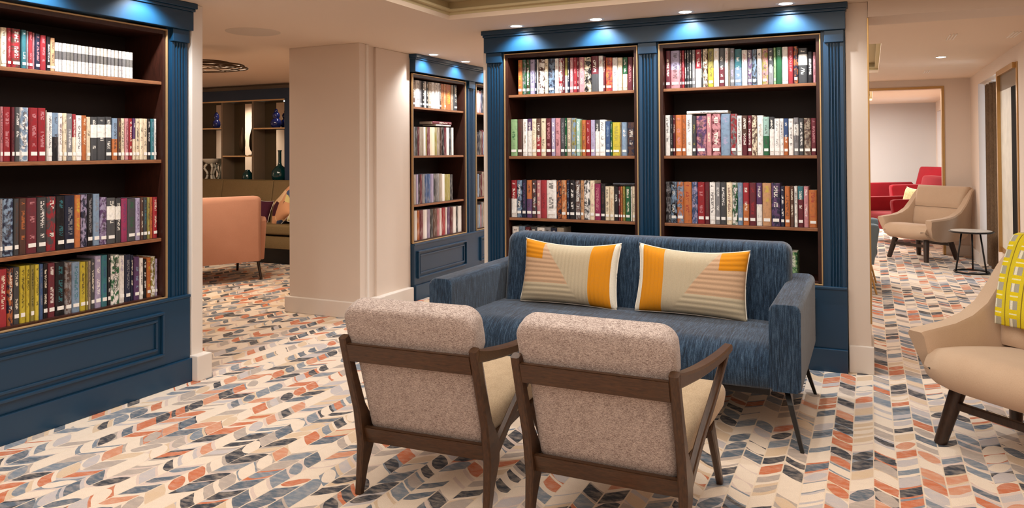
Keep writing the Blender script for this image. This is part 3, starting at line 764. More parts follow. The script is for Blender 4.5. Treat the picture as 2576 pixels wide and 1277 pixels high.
BOOKS = {
'left1': '2.2,0.013,0.19,g,s 2.213,0.007,0.191,t,s 2.22,0.031,0.191,C,s 2.251,0.021,0.192,R/P,s 2.272,0.045,0.193,n/R,m 2.317,0.025,0.192,T/W,s 2.342,0.012,0.19,g/b,s 2.354,0.021,0.188,R/P,s 2.375,0.01,0.186,P,s 2.385,0.026,0.183,N/P,s 2.411,0.03,0.179,R/P,s 2.441,0.023,0.176,K/W,s 2.464,0.025,0.173,o,s 2.489,0.019,0.153,W/K,z 2.508,0.02,0.153,W/K,z 2.528,0.02,0.153,W/K,z 2.548,0.02,0.153,W/K,z 2.568,0.02,0.153,W/K,z 2.588,0.02,0.153,W/K,z 2.608,0.021,0.152,W/K,z 2.629,0.021,0.152,W/K,z 2.65,0.021,0.152,W/K,z 2.671,0.021,0.152,W/K,z 2.692,0.022,0.152,W/K,z 2.714,0.021,0.152,W/K,z 2.735,0.022,0.152,W/K,z 2.757,0.022,0.152,W/K,z 2.779,0.022,0.152,W/K,z 2.801,0.023,0.151,W/K,z 2.824,0.023,0.151,W/K,z 2.847,0.022,0.151,W/K,z 2.869,0.024,0.151,W/K,z 2.893,0.023,0.151,W/K,z 2.916,0.024,0.151,W/K,z',
'left2': '2.2,0.016,0.26,P,s 2.216,0.037,0.26,R/P,s 2.253,0.017,0.26,r/K,s 2.27,0.026,0.261,G/W,s 2.296,0.044,0.261,W/b,m 2.34,0.043,0.262,R/P,s 2.383,0.04,0.263,R/P,s 2.423,0.006,0.253,t,s 2.429,0.029,0.243,W,s 2.458,0.031,0.242,b/K,b 2.489,0.023,0.242,W/r,s 2.512,0.019,0.242,C,s 2.531,0.03,0.241,g/W,s 2.561,0.021,0.24,R/C,b 2.582,0.033,0.234,W,s 2.615,0.024,0.235,O/C,s 2.639,0.023,0.228,C,s 2.662,0.041,0.229,G/W,w 2.703,0.046,0.231,G/W,w 2.749,0.04,0.233,G/W,w 2.789,0.032,0.227,b/O,b 2.821,0.021,0.228,n/y,s 2.842,0.025,0.228,C/G,s 2.867,0.025,0.229,P/r,s 2.892,0.022,0.229,R,s 2.914,0.018,0.23,V/C,b 2.932,0.026,0.23,C,s 2.958,0.025,0.231,C/n,s 2.983,0.029,0.231,C,s 3.012,0.021,0.232,K/W,s 3.033,0.024,0.232,T/b,s 3.057,0.016,0.233,W,s',
'left3': '2.2,0.016,0.272,g/n,s 2.216,0.052,0.272,b/N,m 2.268,0.026,0.27,G/n,s 2.294,0.036,0.27,n/O,s 2.33,0.053,0.269,r/P,s 2.383,0.046,0.269,G/W,s 2.429,0.049,0.27,G/R,m 2.478,0.044,0.27,K/T,s 2.522,0.054,0.271,N/g,s 2.576,0.035,0.271,O/Y,s 2.611,0.033,0.271,v/N,m 2.644,0.034,0.271,K/g,s 2.678,0.039,0.271,b/g,s 2.717,0.042,0.251,v/V,m 2.759,0.05,0.245,G/W,w 2.809,0.036,0.24,G/W,w 2.845,0.039,0.237,p/V,s 2.884,0.051,0.233,G/E,s 2.935,0.03,0.234,v/V,s 2.965,0.018,0.236,n,s 2.983,0.026,0.235,G/T,s 3.009,0.019,0.235,y,s 3.028,0.018,0.234,O,s 3.046,0.03,0.234,R,s',
'left4': '2.2,0.04,0.275,R,s 2.24,0.028,0.274,N/O,m 2.268,0.03,0.276,G,s 2.298,0.029,0.278,Y/K,s 2.327,0.021,0.277,Y/K,s 2.348,0.021,0.276,y/K,s 2.369,0.022,0.276,Y/K,s 2.391,0.02,0.275,B/g,s 2.411,0.026,0.274,K,s 2.437,0.037,0.273,r/W,s 2.474,0.048,0.271,K/T,s 2.522,0.039,0.264,g/n,m 2.561,0.045,0.26,b/T,s 2.606,0.033,0.255,Y,s 2.639,0.012,0.254,y,s 2.651,0.015,0.257,t/K,s 2.666,0.023,0.263,G,s 2.689,0.037,0.276,v/W,s 2.726,0.035,0.276,T/B,s 2.761,0.021,0.276,K/W,s 2.782,0.051,0.268,W/E,m 2.833,0.036,0.259,W/v,s 2.869,0.035,0.26,N/g,s 2.904,0.02,0.255,N,s 2.924,0.034,0.241,V/b,s 2.958,0.025,0.23,W,s 2.983,0.024,0.22,K/W,s 3.007,0.029,0.227,O/Y,s 3.036,0.029,0.229,y/W,m 3.065,0.016,0.213,v,s',
'rightA1': '-2.354,0.036,0.259,O/Y,s -2.318,0.032,0.259,g/E,m -2.286,0.032,0.258,n/E,m -2.254,0.038,0.257,v/N,s -2.216,0.015,0.257,N,s -2.201,0.013,0.256,W,s -2.188,0.05,0.256,n/W,m -2.138,0.028,0.255,C,s -2.11,0.05,0.255,b/N,m -2.06,0.031,0.254,W/P,s -2.029,0.033,0.254,R/W,m -1.996,0.016,0.254,r,s -1.98,0.021,0.253,y/W,b -1.959,0.015,0.253,N,s -1.944,0.03,0.253,P/W,s -1.914,0.027,0.252,R/P,s -1.887,0.015,0.252,r,s -1.872,0.039,0.252,P/C,s -1.833,0.051,0.25,C/K,m -1.782,0.056,0.255,r/G,b -1.726,0.035,0.254,W/P,s -1.691,0.017,0.245,r,s -1.674,0.049,0.238,O/R,m -1.625,0.04,0.235,W/N,s -1.585,0.035,0.233,C/t,s -1.55,0.036,0.233,E/C,b -1.514,0.037,0.233,r/P,s -1.477,0.014,0.231,C,s',
'rightB1': '-1.264,0.035,0.259,r,s -1.229,0.064,0.257,v/P,b -1.165,0.014,0.255,r,s -1.151,0.018,0.255,R/P,s -1.133,0.016,0.255,K,s -1.117,0.016,0.255,G/W,s -1.101,0.019,0.255,G,s -1.082,0.023,0.255,g/W,s -1.059,0.039,0.256,R/W,b -1.02,0.011,0.256,G,s -1.009,0.033,0.256,C/n,m -0.976,0.039,0.256,y/Y,b -0.937,0.036,0.256,W/C,s -0.901,0.036,0.255,G/r,b -0.865,0.025,0.254,W/P,s -0.84,0.01,0.253,t,s -0.83,0.03,0.25,g/v,s -0.8,0.045,0.242,T/b,b -0.755,0.037,0.234,W/P,s -0.718,0.03,0.232,V/g,m -0.688,0.029,0.234,b/G,m -0.659,0.032,0.235,W/N,s -0.627,0.039,0.236,y/P,m -0.588,0.034,0.236,G/g,b -0.554,0.016,0.237,e/n,s -0.538,0.036,0.238,E/M,s -0.502,0.038,0.238,W/C,s -0.464,0.033,0.237,R/P,s -0.431,0.028,0.237,O/N,m -0.403,0.056,0.224,G/W,w -0.347,0.032,0.198,K/W,s -0.315,0.019,0.194,P/r,s',
'rightA2': '-2.406,0.055,0.27,e/E,s -2.351,0.042,0.27,n/r,s -2.309,0.039,0.27,W/t,s -2.27,0.038,0.271,V/W,h -2.232,0.035,0.271,C/t,s -2.197,0.037,0.271,n/R,b -2.16,0.038,0.271,C/K,s -2.122,0.043,0.271,r/P,s -2.079,0.031,0.271,v/W,s -2.048,0.04,0.271,P/r,s -2.008,0.034,0.27,G/g,s -1.974,0.015,0.27,E,s -1.959,0.036,0.27,t/C,s -1.923,0.033,0.269,b/y,m -1.89,0.033,0.261,M/W,s -1.857,0.012,0.252,y,s -1.845,0.03,0.252,O/n,s -1.815,0.036,0.251,R/P,s -1.779,0.032,0.252,v/g,s -1.747,0.035,0.252,G/W,h -1.712,0.041,0.252,W/K,s -1.671,0.037,0.24,B/b,s -1.634,0.015,0.235,E,s -1.619,0.057,0.231,Y/y,s -1.562,0.009,0.231,t,s -1.553,0.042,0.23,b/W,s -1.511,0.054,0.229,N/n,m',
'rightB2': '-1.253,0.035,0.271,W,s -1.218,0.019,0.271,K/g,s -1.199,0.016,0.271,r,s -1.183,0.045,0.271,O/P,s -1.138,0.027,0.271,O/n,s -1.111,0.042,0.271,W,s -1.069,0.026,0.263,G/y,s -1.043,0.067,0.262,P/V,m -0.976,0.034,0.274,P/C,s -0.942,0.059,0.273,r/P,m -0.883,0.063,0.271,b/v,s -0.82,0.04,0.27,g/R,m -0.78,0.033,0.257,W/K,s -0.747,0.034,0.257,n/r,b -0.713,0.027,0.256,r/W,s -0.686,0.032,0.256,C/n,m -0.654,0.039,0.255,W/t,s -0.615,0.037,0.245,M/E,b -0.578,0.031,0.244,G/W,h -0.547,0.033,0.232,W/g,s -0.514,0.024,0.232,W,s -0.49,0.028,0.231,B/O,b -0.462,0.031,0.23,W,s -0.431,0.031,0.236,g/W,w -0.4,0.03,0.231,G/W,s -0.37,0.042,0.231,t/n,m -0.328,0.032,0.23,r/P,s',
'rightA3': '-2.406,0.049,0.271,R/W,b -2.357,0.042,0.271,N/b,m -2.315,0.035,0.272,N/V,s -2.28,0.045,0.272,O/V,b -2.235,0.038,0.272,r/G,m -2.197,0.034,0.272,P/C,s -2.163,0.044,0.273,R/r,s -2.119,0.077,0.273,W/K,s -2.042,0.037,0.274,O/N,m -2.005,0.04,0.274,o/O,m -1.965,0.024,0.274,N/b,s -1.941,0.042,0.274,K/W,s -1.899,0.042,0.275,n/g,m -1.857,0.024,0.275,o,s -1.833,0.045,0.275,G/W,m -1.788,0.035,0.275,C/P,s -1.753,0.044,0.253,p/P,s -1.709,0.035,0.254,K/n,s -1.674,0.032,0.235,C,s -1.642,0.032,0.235,C/o,s -1.61,0.031,0.236,K/W,s -1.579,0.014,0.236,r/W,s -1.565,0.017,0.236,O,s -1.548,0.02,0.237,y,s -1.528,0.037,0.237,E,s -1.491,0.011,0.237,W,s -1.48,0.023,0.238,C,s',
'rightB3': '-1.251,0.035,0.273,g/K,m -1.216,0.041,0.273,K/b,m -1.175,0.048,0.273,b/O,m -1.127,0.052,0.273,O/R,s -1.075,0.04,0.273,v/B,m -1.035,0.047,0.273,R/P,s -0.988,0.031,0.273,r/n,s -0.957,0.038,0.273,W,s -0.919,0.033,0.273,g/W,s -0.886,0.038,0.273,G/W,s -0.848,0.038,0.273,C/r,s -0.81,0.035,0.272,W/E,m -0.775,0.033,0.272,b/v,s -0.742,0.039,0.272,R/O,b -0.703,0.044,0.272,r/R,s -0.659,0.037,0.272,V/W,b -0.622,0.056,0.272,o/Y,s -0.566,0.055,0.272,N/V,m -0.511,0.026,0.253,N/W,s -0.485,0.033,0.253,O/n,s -0.452,0.023,0.253,n,s -0.429,0.022,0.254,W,s -0.407,0.035,0.254,T/r,h -0.372,0.03,0.254,P/W,s -0.342,0.05,0.232,O/R,s',
'back1': '5.845,0.04,0.252,W/r,s 5.885,0.047,0.252,P/W,s 5.932,0.041,0.253,n,s 5.973,0.082,0.253,W,s 6.055,0.035,0.254,g,s 6.09,0.043,0.254,K,s 6.133,0.043,0.254,W,s 6.176,0.036,0.255,K,s 6.212,0.058,0.255,t/W,s 6.27,0.067,0.256,W/t,s 6.337,0.038,0.256,W,s 6.375,0.053,0.257,W/g,s 6.428,0.03,0.257,n,s 6.458,0.055,0.257,O,s 6.513,0.039,0.258,o,s 6.552,0.112,0.258,O/Y,s 6.664,0.048,0.259,t,s 6.712,0.075,0.26,G,s',
'back2': '5.852,0.04,0.273,G,s 5.892,0.04,0.274,g,s 5.932,0.034,0.274,G,s 5.966,0.034,0.275,r,s 6,0.042,0.275,t,s 6.042,0.034,0.276,t,s 6.076,0.036,0.276,W,s 6.112,0.021,0.277,y,s 6.133,0.064,0.277,r,s 6.197,0.088,0.278,C,s 6.285,0.037,0.279,y,s 6.322,0.06,0.28,t,s 6.382,0.038,0.28,n,s 6.42,0.046,0.281,K,s 6.466,0.047,0.282,r,s 6.513,0.055,0.282,W,s 6.568,0.047,0.283,G,s 6.615,0.041,0.283,W,s',
'back3': '5.845,0.033,0.288,y,s 5.878,0.054,0.288,t,s 5.932,0.041,0.288,v,s 5.973,0.02,0.287,K,s 5.993,0.049,0.287,r,s 6.042,0.048,0.287,g,s 6.09,0.05,0.287,B,s 6.14,0.057,0.286,B,s 6.197,0.059,0.286,v,s 6.256,0.051,0.286,G,s 6.307,0.06,0.285,g,s 6.367,0.053,0.282,t,s 6.42,0.054,0.278,W,s 6.474,0.11,0.273,y,s 6.584,0.055,0.268,G,s',
'back4': '5.852,0.053,0.287,R,s 5.905,0.054,0.286,W,s 5.959,0.041,0.285,O,s 6,0.069,0.284,r,s 6.069,0.071,0.283,W,s 6.14,0.057,0.282,v,s 6.197,0.059,0.281,G,s 6.256,0.073,0.28,n,s 6.329,0.053,0.279,P,s 6.382,0.038,0.278,W,s 6.42,0.077,0.278,R,s 6.497,0.031,0.277,W,s 6.528,0.063,0.276,V,s 6.591,0.065,0.275,r,s 6.656,0.065,0.274,W,s 6.721,0.041,0.274,G,s 6.762,0.083,0.273,W,s',
}


mass = []          # aisle books past the limit, joined
for row, s in BOOKS.items():
    key = row[:-1]; lo, hi = LIM[key]; zb = ZB[row[-1]]
    items = []
    for tk in s.split():
        a, w, h, code, st = tk.split(',')
        items.append([float(a), float(w), float(h), code, st])
    u0, u1 = items[0][0], items[-1][0] + items[-1][1]
    n0, n1 = max(u0, lo + 0.001), min(u1, hi - 0.001)
    k = (n1 - n0) / (u1 - u0)
    hk = 0.275 / max(it[2] for it in items) if max(it[2] for it in items) > 0.275 else 1.0
    for i, (a, w, h, code, st) in enumerate(items):
        a = n0 + (a - u0) * k; w *= k; h *= hk
        if row in ROWPOS:
            where, grp = ROWPOS[row]
            if key == 'left': pos = ORD[len(items) - i] + ' from right, '
            else: pos = ORD[i + 1] + ' from left, '
            if st == 'z' or i < 99:
                lab = book_phrase(code, st) + ', ' + pos + where
            add_book(CASE[key], a, w, h, code, st, zb, SPINE_V[key] + (0.028 if row[-1] == '1' else 0.0) + rng.uniform(0, 0.006), lab, grp)
        else:
            mass.append((a, w, h, code, zb))

# joined books: lower shelves of the aisle bay and the sliver of its second bay
sl = random.Random(5)
for zb, hh in ((1.765, .26), (1.315, .27), (0.865, .26), (0.533, .26)):
    u = 7.10
    while u < 7.95:
        w = sl.uniform(0.02, 0.042); mass.append((u, w, hh + sl.uniform(-.03, .01), sl.choice(['W', 'N', 'b', 'K', 'r', 'G', 'W', 'P', 'n', 'g', 't']), zb)); u += w
def tone_mat():
    t_ = NT('aisle_book_covers', 0.45, 0.35); a_ = t_.attr('tone', 'GEOMETRY').outputs['Color']
    n_ = t_.noise(t_.scale(t_.pos(), (90, 90, 14)), 1, 3); t_.base(t_.mix(t_.m('MULTIPLY', t_.m('SUBTRACT', n_, 0.5, clamp=True), 2.0, clamp=True), a_, (0.75, 0.7, 0.65, 1))); return t_.mat
def mass_mesh(mass):
    bm = new(); lay = bm.loops.layers.float_color.new('tone')
    mats = [tone_mat(), M['paper']]
    for a, w, h, code, zb in mass:
        col = colours(code)[2]; k = sl.randint(-14, 14); c4 = (*lin(shift(col, k)), 1.0)
        n_before = len(bm.faces)
        prism(bm, [(a + .0008, .17), (a + .0008, .037), (a + w * .25, .03), (a + w * .75, .03), (a + w - .0008, .037), (a + w - .0008, .17)], zb + 0.0002, zb + h, 'z')
        bm.faces.ensure_lookup_table()
        for f in bm.faces[n_before:]:
            for lp in f.loops: lp[lay] = c4
    return bm, mats
bm, mats = mass_mesh(mass)
o = link('rows_of_books', bm, mats, None, (-3.76, 0, 0), (0, 0, pi / 2))
tag(o, 'rows of mixed books on the lower and far shelves of the rear aisle bookcase', 'books', None, 'stuff')

# books lying flat on others, and the few showing on the bottom shelf behind the sofa
def flat_book(case, u0, u1, z, th, code, label, name='book'):
    a, b, base, acc, ink = colours(code)
    o = bpy.data.objects.new(name, BOOK); COL.objects.link(o)
    # lies on its side, spine to the front: thickness -> z, height -> u
    c = case.rotation_euler.z
    o.location = place(case.location, c, u0, 0.034, z + th)
    o.rotation_euler = (Matrix.Rotation(c, 3, 'Z') @ Matrix(((0, 0, 1), (0, 1, 0), (-1, 0, 0)))).to_euler()
    o.scale = (th, 0.16, u1 - u0)
    o['base'] = [*lin(base), 1.0]; o['accent'] = [*lin(acc), 1.0]; o['ink'] = [*lin(ink), 1.0]; o['style'] = 0.0; o['seed'] = 3.3
    tag(o, label, 'book')
    cc = bpy.data.objects.new('page_block', PAGES); COL.objects.link(cc); cc.parent = o
    return o
flat_book(right_case, -1.10, -0.835, 1.5905, 0.019, 'W', 'white book lying flat across the tops of others, right bay second shelf')
flat_book(right_case, -1.615, -1.462, 1.1045, 0.021, 'K/G', 'dark book lying flat on top of others, left bay third shelf')
flat_book(back_case, 6.32, 6.60, 1.600, 0.014, 'W', 'white book lying flat on the aisle bookcase second shelf')
o = flat_book(back_case, 6.26, 6.62, 1.6145, 0.03, 'r', 'dark red book lying flat on the white one, rear aisle bookcase')
u = -2.395
for i, (w, code) in enumerate([(.055, 'W/r'), (.05, 'b/N'), (.045, 'r/W'), (.05, 'G/W'), (.06, 'W/K'), (.05, 'g/K'), (.045, 'N/W'), (.055, 't/r')]):
    add_book(right_case, u, w, 0.262 + 0.004 * (i % 2), code, 's', 0.533, 0.032, book_phrase(code, 's') + ', ' + ORD[i + 1] + ' from left, bottom shelf, mostly behind sofa back', 'books on the bottom shelf behind the sofa', False)
    u += w
for (w, code, uu, h) in ((.042, 'E/e', -.458, .172),):
    add_book(right_case, uu, w, h, code, 'm', 0.533, 0.032, 'small green and light green book showing past the right end of the sofa back', None, False)

# ================================================================== SOFA
def sofa():
    t = empty('sofa', (-1.2475, 3.60, 0), 0, 'blue striated fabric two-seat sofa on thin black legs before the bookcase', 'sofa')
    Wh = 0.9625; aw = 0.137; D = 0.97
    for s, nm in ((-1, 'armrest'), (1, 'armrest')):
        xo, xi = s * Wh, s * (Wh - aw); a, b = min(xo, xi), max(xo, xi)
        bm = new()
        prism(bm, rrect(a, b, 0.262, 0.652, 0.032, 5, (.5, .5, 1, 1)), 0.0, D, 'y', 0.022, 3)
        link('armrest', bm, M['denim'], t, auto=50)
        bm = new()                                        # piped seams on the front edge
        out = rrect(a + .004, b - .004, 0.268, 0.648, 0.03, 5, (.5, .5, 1, 1))
        ring(bm, [(p[0], 0.014, p[1]) for p in out], 0.0035, 6)
        link('arm_piping', bm, M['denim'], t)
    xi = Wh - aw - 0.002
    # seat: one bench cushion with a waterfall front
    prof = [(0.66, 0.255), (0.035, 0.255)]
    prof += [(0.022, 0.27), (0.014, 0.295)]
    for i in range(11):
        a = pi + (pi / 2) * i / 10
        prof.append((0.150 + 0.14 * cos(a), 0.318 - 0.134 * sin(a)))
    prof += [(0.28, 0.456), (0.50, 0.452), (0.70, 0.445)]
    bm = new(); n = 24; rings = []
    for k in range(n + 1):
        x = -xi + 2 * xi * k / n; e = abs(2 * k / n - 1) ** 6
        rings.append([(x, p[0] + 0.012 * e, p[1] - (0.012 * e if p[1] > 0.3 else 0)) for p in prof])
    loft(bm, rings)
    link('seat_cushion', bm, M['denim'], t, auto=75)
    # backrest: slightly raked, softly domed
    bh = 0.836; cx = 0.022
    out = rrect(-bh, bh, 0.42, 0.842, 0.055, 6, (.3, .3, 1, 1))
    def yf(p): return 0.625 + (p[1] - 0.42) * 0.16
    bm = new(); cen = Vector((0, 0.63))
    lev = [(1.0, 0.03), (0.0, 0.0)]
    rings = []
    for inset, dy in ((0.035, 0.0), (0.015, 0.010), (0.0, 0.035), (0.0, 0.15), (0.015, 0.175), (0.035, 0.185)):
        rg = []
        for p in out:
            sx = (abs(p[0]) - inset) / max(abs(p[0]), 1e-6); z = p[1] - (inset if p[1] > 0.63 else -inset * 0.2)
            x = p[0] * sx
            rg.append((x + cx, yf((0, z)) + dy, z))
        rings.append(rg)
    loft(bm, rings)
    link('backrest', bm, M['denim'], t, auto=50)
    link('seat_rail', box(new(), -xi, xi, 0.05, D - 0.04, 0.225, 0.254, 0.005), M['black'], t)
    for sx in (-1, 1):
        for y0, dy in ((0.10, -0.085), (D - 0.16, 0.10)):
            # triangular bracket running down into a thin raked leg
            x = sx * (Wh - 0.075); bm = new()
            fx = sx * (Wh + 0.0)
            yb = y0; yt = y0 + (0.11 if dy < 0 else -0.11)
            top = [(x - .012, yb, .26), (x + .012, yb, .26), (x + .012, yt, .26), (x - .012, yt, .26)]
            mid_y = y0 + dy * 0.35
            m1 = [(x - .012 + (fx - x) * .3, mid_y - .011, .19), (x + .012 + (fx - x) * .3, mid_y - .011, .19), (x + .012 + (fx - x) * .3, mid_y + .013 * (1 if dy < 0 else 1), .19), (x - .012 + (fx - x) * .3, mid_y + .013, .19)]
            bt = [(fx - .008, y0 + dy - .008, 0), (fx + .008, y0 + dy - .008, 0), (fx + .008, y0 + dy + .008, 0), (fx - .008, y0 + dy + .008, 0)]
            if dy > 0: top = [(x - .012, yt, .26), (x + .012, yt, .26), (x + .012, yb, .26), (x - .012, yb, .26)]
            loft(bm, [top, m1, bt]); link('leg', bm, M['black'], t)
    return t
sofa()

def cushion(name, loc, rot, w, h, th, mat, label, pleat=None, flip=False, nx=96, ny=60, cat='cushion', drop=0.02):
    bm = new(); uv = bm.loops.layers.uv.new('UVMap'); grid = {}
    def shape(u, v, side):
        a, b = 2 * u - 1, 2 * v - 1
        # pinched corners: the edges bow inwards between corners
        x = a * w / 2 * (1 - 0.055 * (1 - b * b)); z = b * h / 2 * (1 - 0.17 * (1 - a * a) * (1 if b > 0 else 0.35))
        f = max(0, (1 - a ** 4)) ** 0.55 * max(0, (1 - b ** 4)) ** 0.55
        y = side * th / 2 * f
        if pleat and side < 0:
            uu = 1 - u if flip else u
            if uu < 0.955 and f > 0.02:
                if 0.42 * v + uu < 0.66: ph = v * 13.0
                else: ph = uu * 25.0
                y += 0.0058 * (abs(sin(pi * ph)) ** 0.6 - 0.5) * -1 * min(1, f * 3)
        return x, y, z + h / 2
    for side in (-1, 1):
        for i in range(nx + 1):
            for j in range(ny + 1):
                if side == 1 and (i in (0, nx) or j in (0, ny)): grid[(1, i, j)] = grid[(-1, i, j)]; continue
                grid[(side, i, j)] = bm.verts.new(shape(i / nx, j / ny, side))
        for i in range(nx):
            for j in range(ny):
                q = [(i, j), (i + 1, j), (i + 1, j + 1), (i, j + 1)]
                if side == 1: q = q[::-1]
                f = bm.faces.new([grid[(side, *k)] for k in q])
                for lp, k in zip(f.loops, q): lp[uv].uv = (k[0] / nx, k[1] / ny)
    o = link(name, bm, mat, None, loc, rot, smooth=True)
    tag(o, label, cat)
    bm = new(); pts = []
    N = 20
    for i in range(N): pts.append(shape(i / N, 0, 1))
    for i in range(N): pts.append(shape(1, i / N, 1))
    for i in range(N): pts.append(shape(1 - i / N, 1, 1))
    for i in range(N): pts.append(shape(0, 1 - i / N, 1))
    ring(bm, pts, 0.004, 6)
    link('piping', bm, M['piping'], o, smooth=True)
    return o
SEATZ = 0.452
cushion('cushion', (-1.603, 4.135, SEATZ - 0.0), (radians(-13), radians(0.5), radians(-1)), 0.605, 0.375, 0.15, M['pillow_a'], 'pleated cushion with yellow right band and yellow top-left corner, on left half of the sofa', True, False)
cushion('cushion', (-0.895, 4.135, SEATZ - 0.002), (radians(-13), radians(1.5), radians(1)), 0.605, 0.375, 0.15, M['pillow_b'], 'pleated cushion with yellow left band and yellow top-right corner, on right half of the sofa', True, True)

# ================================================================== TWO WOODEN LOUNGE CHAIRS (seen from behind)
def curve2(pts, n=6):
    """Catmull-Rom through 2-D/3-D points"""
    P_ = [Vector(p) for p in pts]; out = []
    for i in range(len(P_) - 1):
        p0 = P_[max(i - 1, 0)]; p1 = P_[i]; p2 = P_[i + 1]; p3 = P_[min(i + 2, len(P_) - 1)]
        for k in range(n):
            t_ = k / n
            out.append(0.5 * ((2 * p1) + (-p0 + p2) * t_ + (2 * p0 - 5 * p1 + 4 * p2 - p3) * t_ ** 2 + (-p0 + 3 * p1 - 3 * p2 + p3) * t_ ** 3))
    out.append(P_[-1]); return out

def bar(bm, path, widths, bev=0.004):
    """rectangular bar along a 3-D path; widths = [(side, depth)] per point; side measured along x, depth across"""
    P_ = [Vector(p) for p in path]; rings = []
    for i, p in enumerate(P_):
        d = (P_[min(i + 1, len(P_) - 1)] - P_[max(i - 1, 0)]).normalized()
        sx = Vector((1, 0, 0)); sx = (sx - d * sx.dot(d)).normalized(); sy = d.cross(sx).normalized()
        a, b = widths[min(i, len(widths) - 1)] if isinstance(widths, list) else widths
        a /= 2; b /= 2; c = min(a, b) * 0.35
        rg = []
        for (ux, uy) in ((-a, -b + c), (-a + c, -b), (a - c, -b), (a, -b + c), (a, b - c), (a - c, b), (-a + c, b), (-a, b - c)):
            rg.append(p + sx * ux + sy * uy)
        rings.append(rg)
    return loft(bm, rings)

def lounge_chair(loc, rz, label):
    t = empty('lounge_chair', loc, rz, label, 'chair', 'wood-framed lounge chairs facing the sofa')
    hw = 0.276
    for s in (-1, 1):
        x = s * hw
        # rear post and leg: one kinked member
        path = [(x, -0.107, 0.642), (x, -0.060, 0.50), (x, -0.003, 0.345), (x, 0.040, 0.245), (x, 0.042, 0.19), (x, 0.016, 0.10), (x, -0.004, 0.0)]
        link('back_post', bar(new(), path, [(.032, .036), (.032, .042), (.032, .052), (.033, .100), (.032, .090), (.029, .050), (.026, .030)]), M['walnut'], t, auto=35)
        # arm flares outward and dips in the middle
        ap = curve2([(x, -0.098, 0.618), (x + s * .004, 0.02, 0.598), (x + s * .018, 0.20, 0.578), (x + s * .045, 0.38, 0.578), (x + s * .066, 0.50, 0.592)], 4)
        ws = [(.034 + .012 * sin(pi * i / (len(ap) - 1)), .052 - .024 * (i / (len(ap) - 1)) ** 0.7) for i in range(len(ap))]
        link('arm', bar(new(), ap, ws), M['walnut_x'], t, auto=40)
        # front strut running from under the arm tip down and back to the kink
        sp = curve2([(x + s * .060, 0.465, 0.572), (x + s * .040, 0.36, 0.46), (x + s * .014, 0.205, 0.325), (x + s * .002, 0.075, 0.225)], 4)
        ws = [(.026, .030 + .012 * (i / (len(sp) - 1))) for i in range(len(sp))]
        link('arm_strut', bar(new(), sp, ws), M['walnut'], t, auto=40)
        # side rail under the seat and the front leg
        link('side_rail', bar(new(), [(x - s * .034, 0.05, 0.235), (x - s * .030, 0.30, 0.262), (x - s * .012, 0.52, 0.290)], (.022, .04)), M['walnut'], t, auto=40)
        link('leg', bar(new(), [(x + s * .002, 0.455, 0.30), (x + s * .002, 0.56, 0.15), (x + s * .002, 0.655, 0.0)], [(.028, .050), (.027, .040), (.025, .028)]), M['walnut'], t, auto=40)
    def rail(z0, z1, name, extra=0.0):
        def y(z): return 0.030 + (0.235 - z) * -0.0 + (-0.107 - 0.030) * (z - 0.235) / (0.642 - 0.235)
        bm = new(); X = hw - 0.014
        rings = []
        for x in (-X, X):
            rings.append([(x, y(z0) - .018, z0), (x, y(z0) + .008, z0), (x, y(z1) + .008, z1), (x, y(z1) - .018, z1)])
        loft(bm, rings); es = [e for e in bm.edges]
        bmesh.ops.bevel(bm, geom=es, offset=0.003, segments=2, affect='EDGES')
        return link(name, bm, M['walnut_x'], t, auto=40)
    rail(0.545, 0.618, 'top_rail'); rail(0.195, 0.262, 'lower_rail')
    link('front_rail', box(new(), -hw + .012, hw - .012, 0.47, 0.50, 0.24, 0.30, 0.004), M['walnut_x'], t, auto=40)
    # back cushion: rounded slab leaning on the rails
    ang = atan2(0.137, 0.407)
    out = rrect(-0.278, 0.278, 0.0, 0.555, 0.060, 7, (.5, .5, 1, 1))
    n_up = len(out); rings = []
    def lay(p, th, inset):
        cx, cz = 0, 0.29
        dx = p[0] - cx; dz = p[1] - cz
        sx = 1 - inset / 0.278; sz = 1 - inset / 0.2925
        X = cx + dx * sx; Z = cz + dz * sz
        # below the top rail the cushion sits between the posts
        k = 1.0 if Z > 0.405 else (0.905 if Z < 0.35 else 0.905 + 0.095 * (Z - 0.35) / 0.055)
        X *= k
        return Vector((X, 0.046 + th * cos(ang) - Z * sin(ang), 0.235 + Z * cos(ang) + th * sin(ang)))
    # dense outline so the waist is smooth
    dense = []
    for i in range(n_up):
        a, b = Vector(out[i]), Vector(out[(i + 1) % n_up]); k = max(1, int((b - a).length / 0.03))
        for j in range(k): dense.append(tuple(a + (b - a) * j / k))
    for inset, th in ((.06, -.002), (.022, -.001), (.008, .004), (.002, .012), (.0, .026), (.0, .070), (.004, .088), (.018, .100), (.05, .106), (.10, .110)):
        rings.append([lay(p, th, inset) for p in dense])
    bm = loft(new(), rings)
    link('back_cushion', bm, M['heather'], t, auto=70)
    # seat cushion, wider at the front and rising forward
    rings = []
    for y, z, hwid, th in ((0.085, 0.292, .225, .06), (0.10, 0.296, .235, .10), (0.14, 0.302, .244, .12), (0.30, 0.325, .268, .125), (0.48, 0.352, .296, .125), (0.585, 0.368, .310, .118), (0.63, 0.374, .308, .09), (0.648, 0.376, .296, .05)):
        rr = rrect(-hwid, hwid, z - th / 2, z + th / 2, min(0.045, th * 0.45), 5)
        rings.append([(p[0], y, p[1]) for p in rr])
    bm = loft(new(), rings)
    link('seat_cushion', bm, M['seatcloth'], t, auto=60)
    return t
lounge_chair((-1.565, 2.484, 0), radians(3.0), 'wood-framed lounge chair with mottled beige back, left one in front of the sofa')
lounge_chair((-0.842, 2.497, 0), radians(0.0), 'wood-framed lounge chair with mottled beige back, right one in front of the sofa')

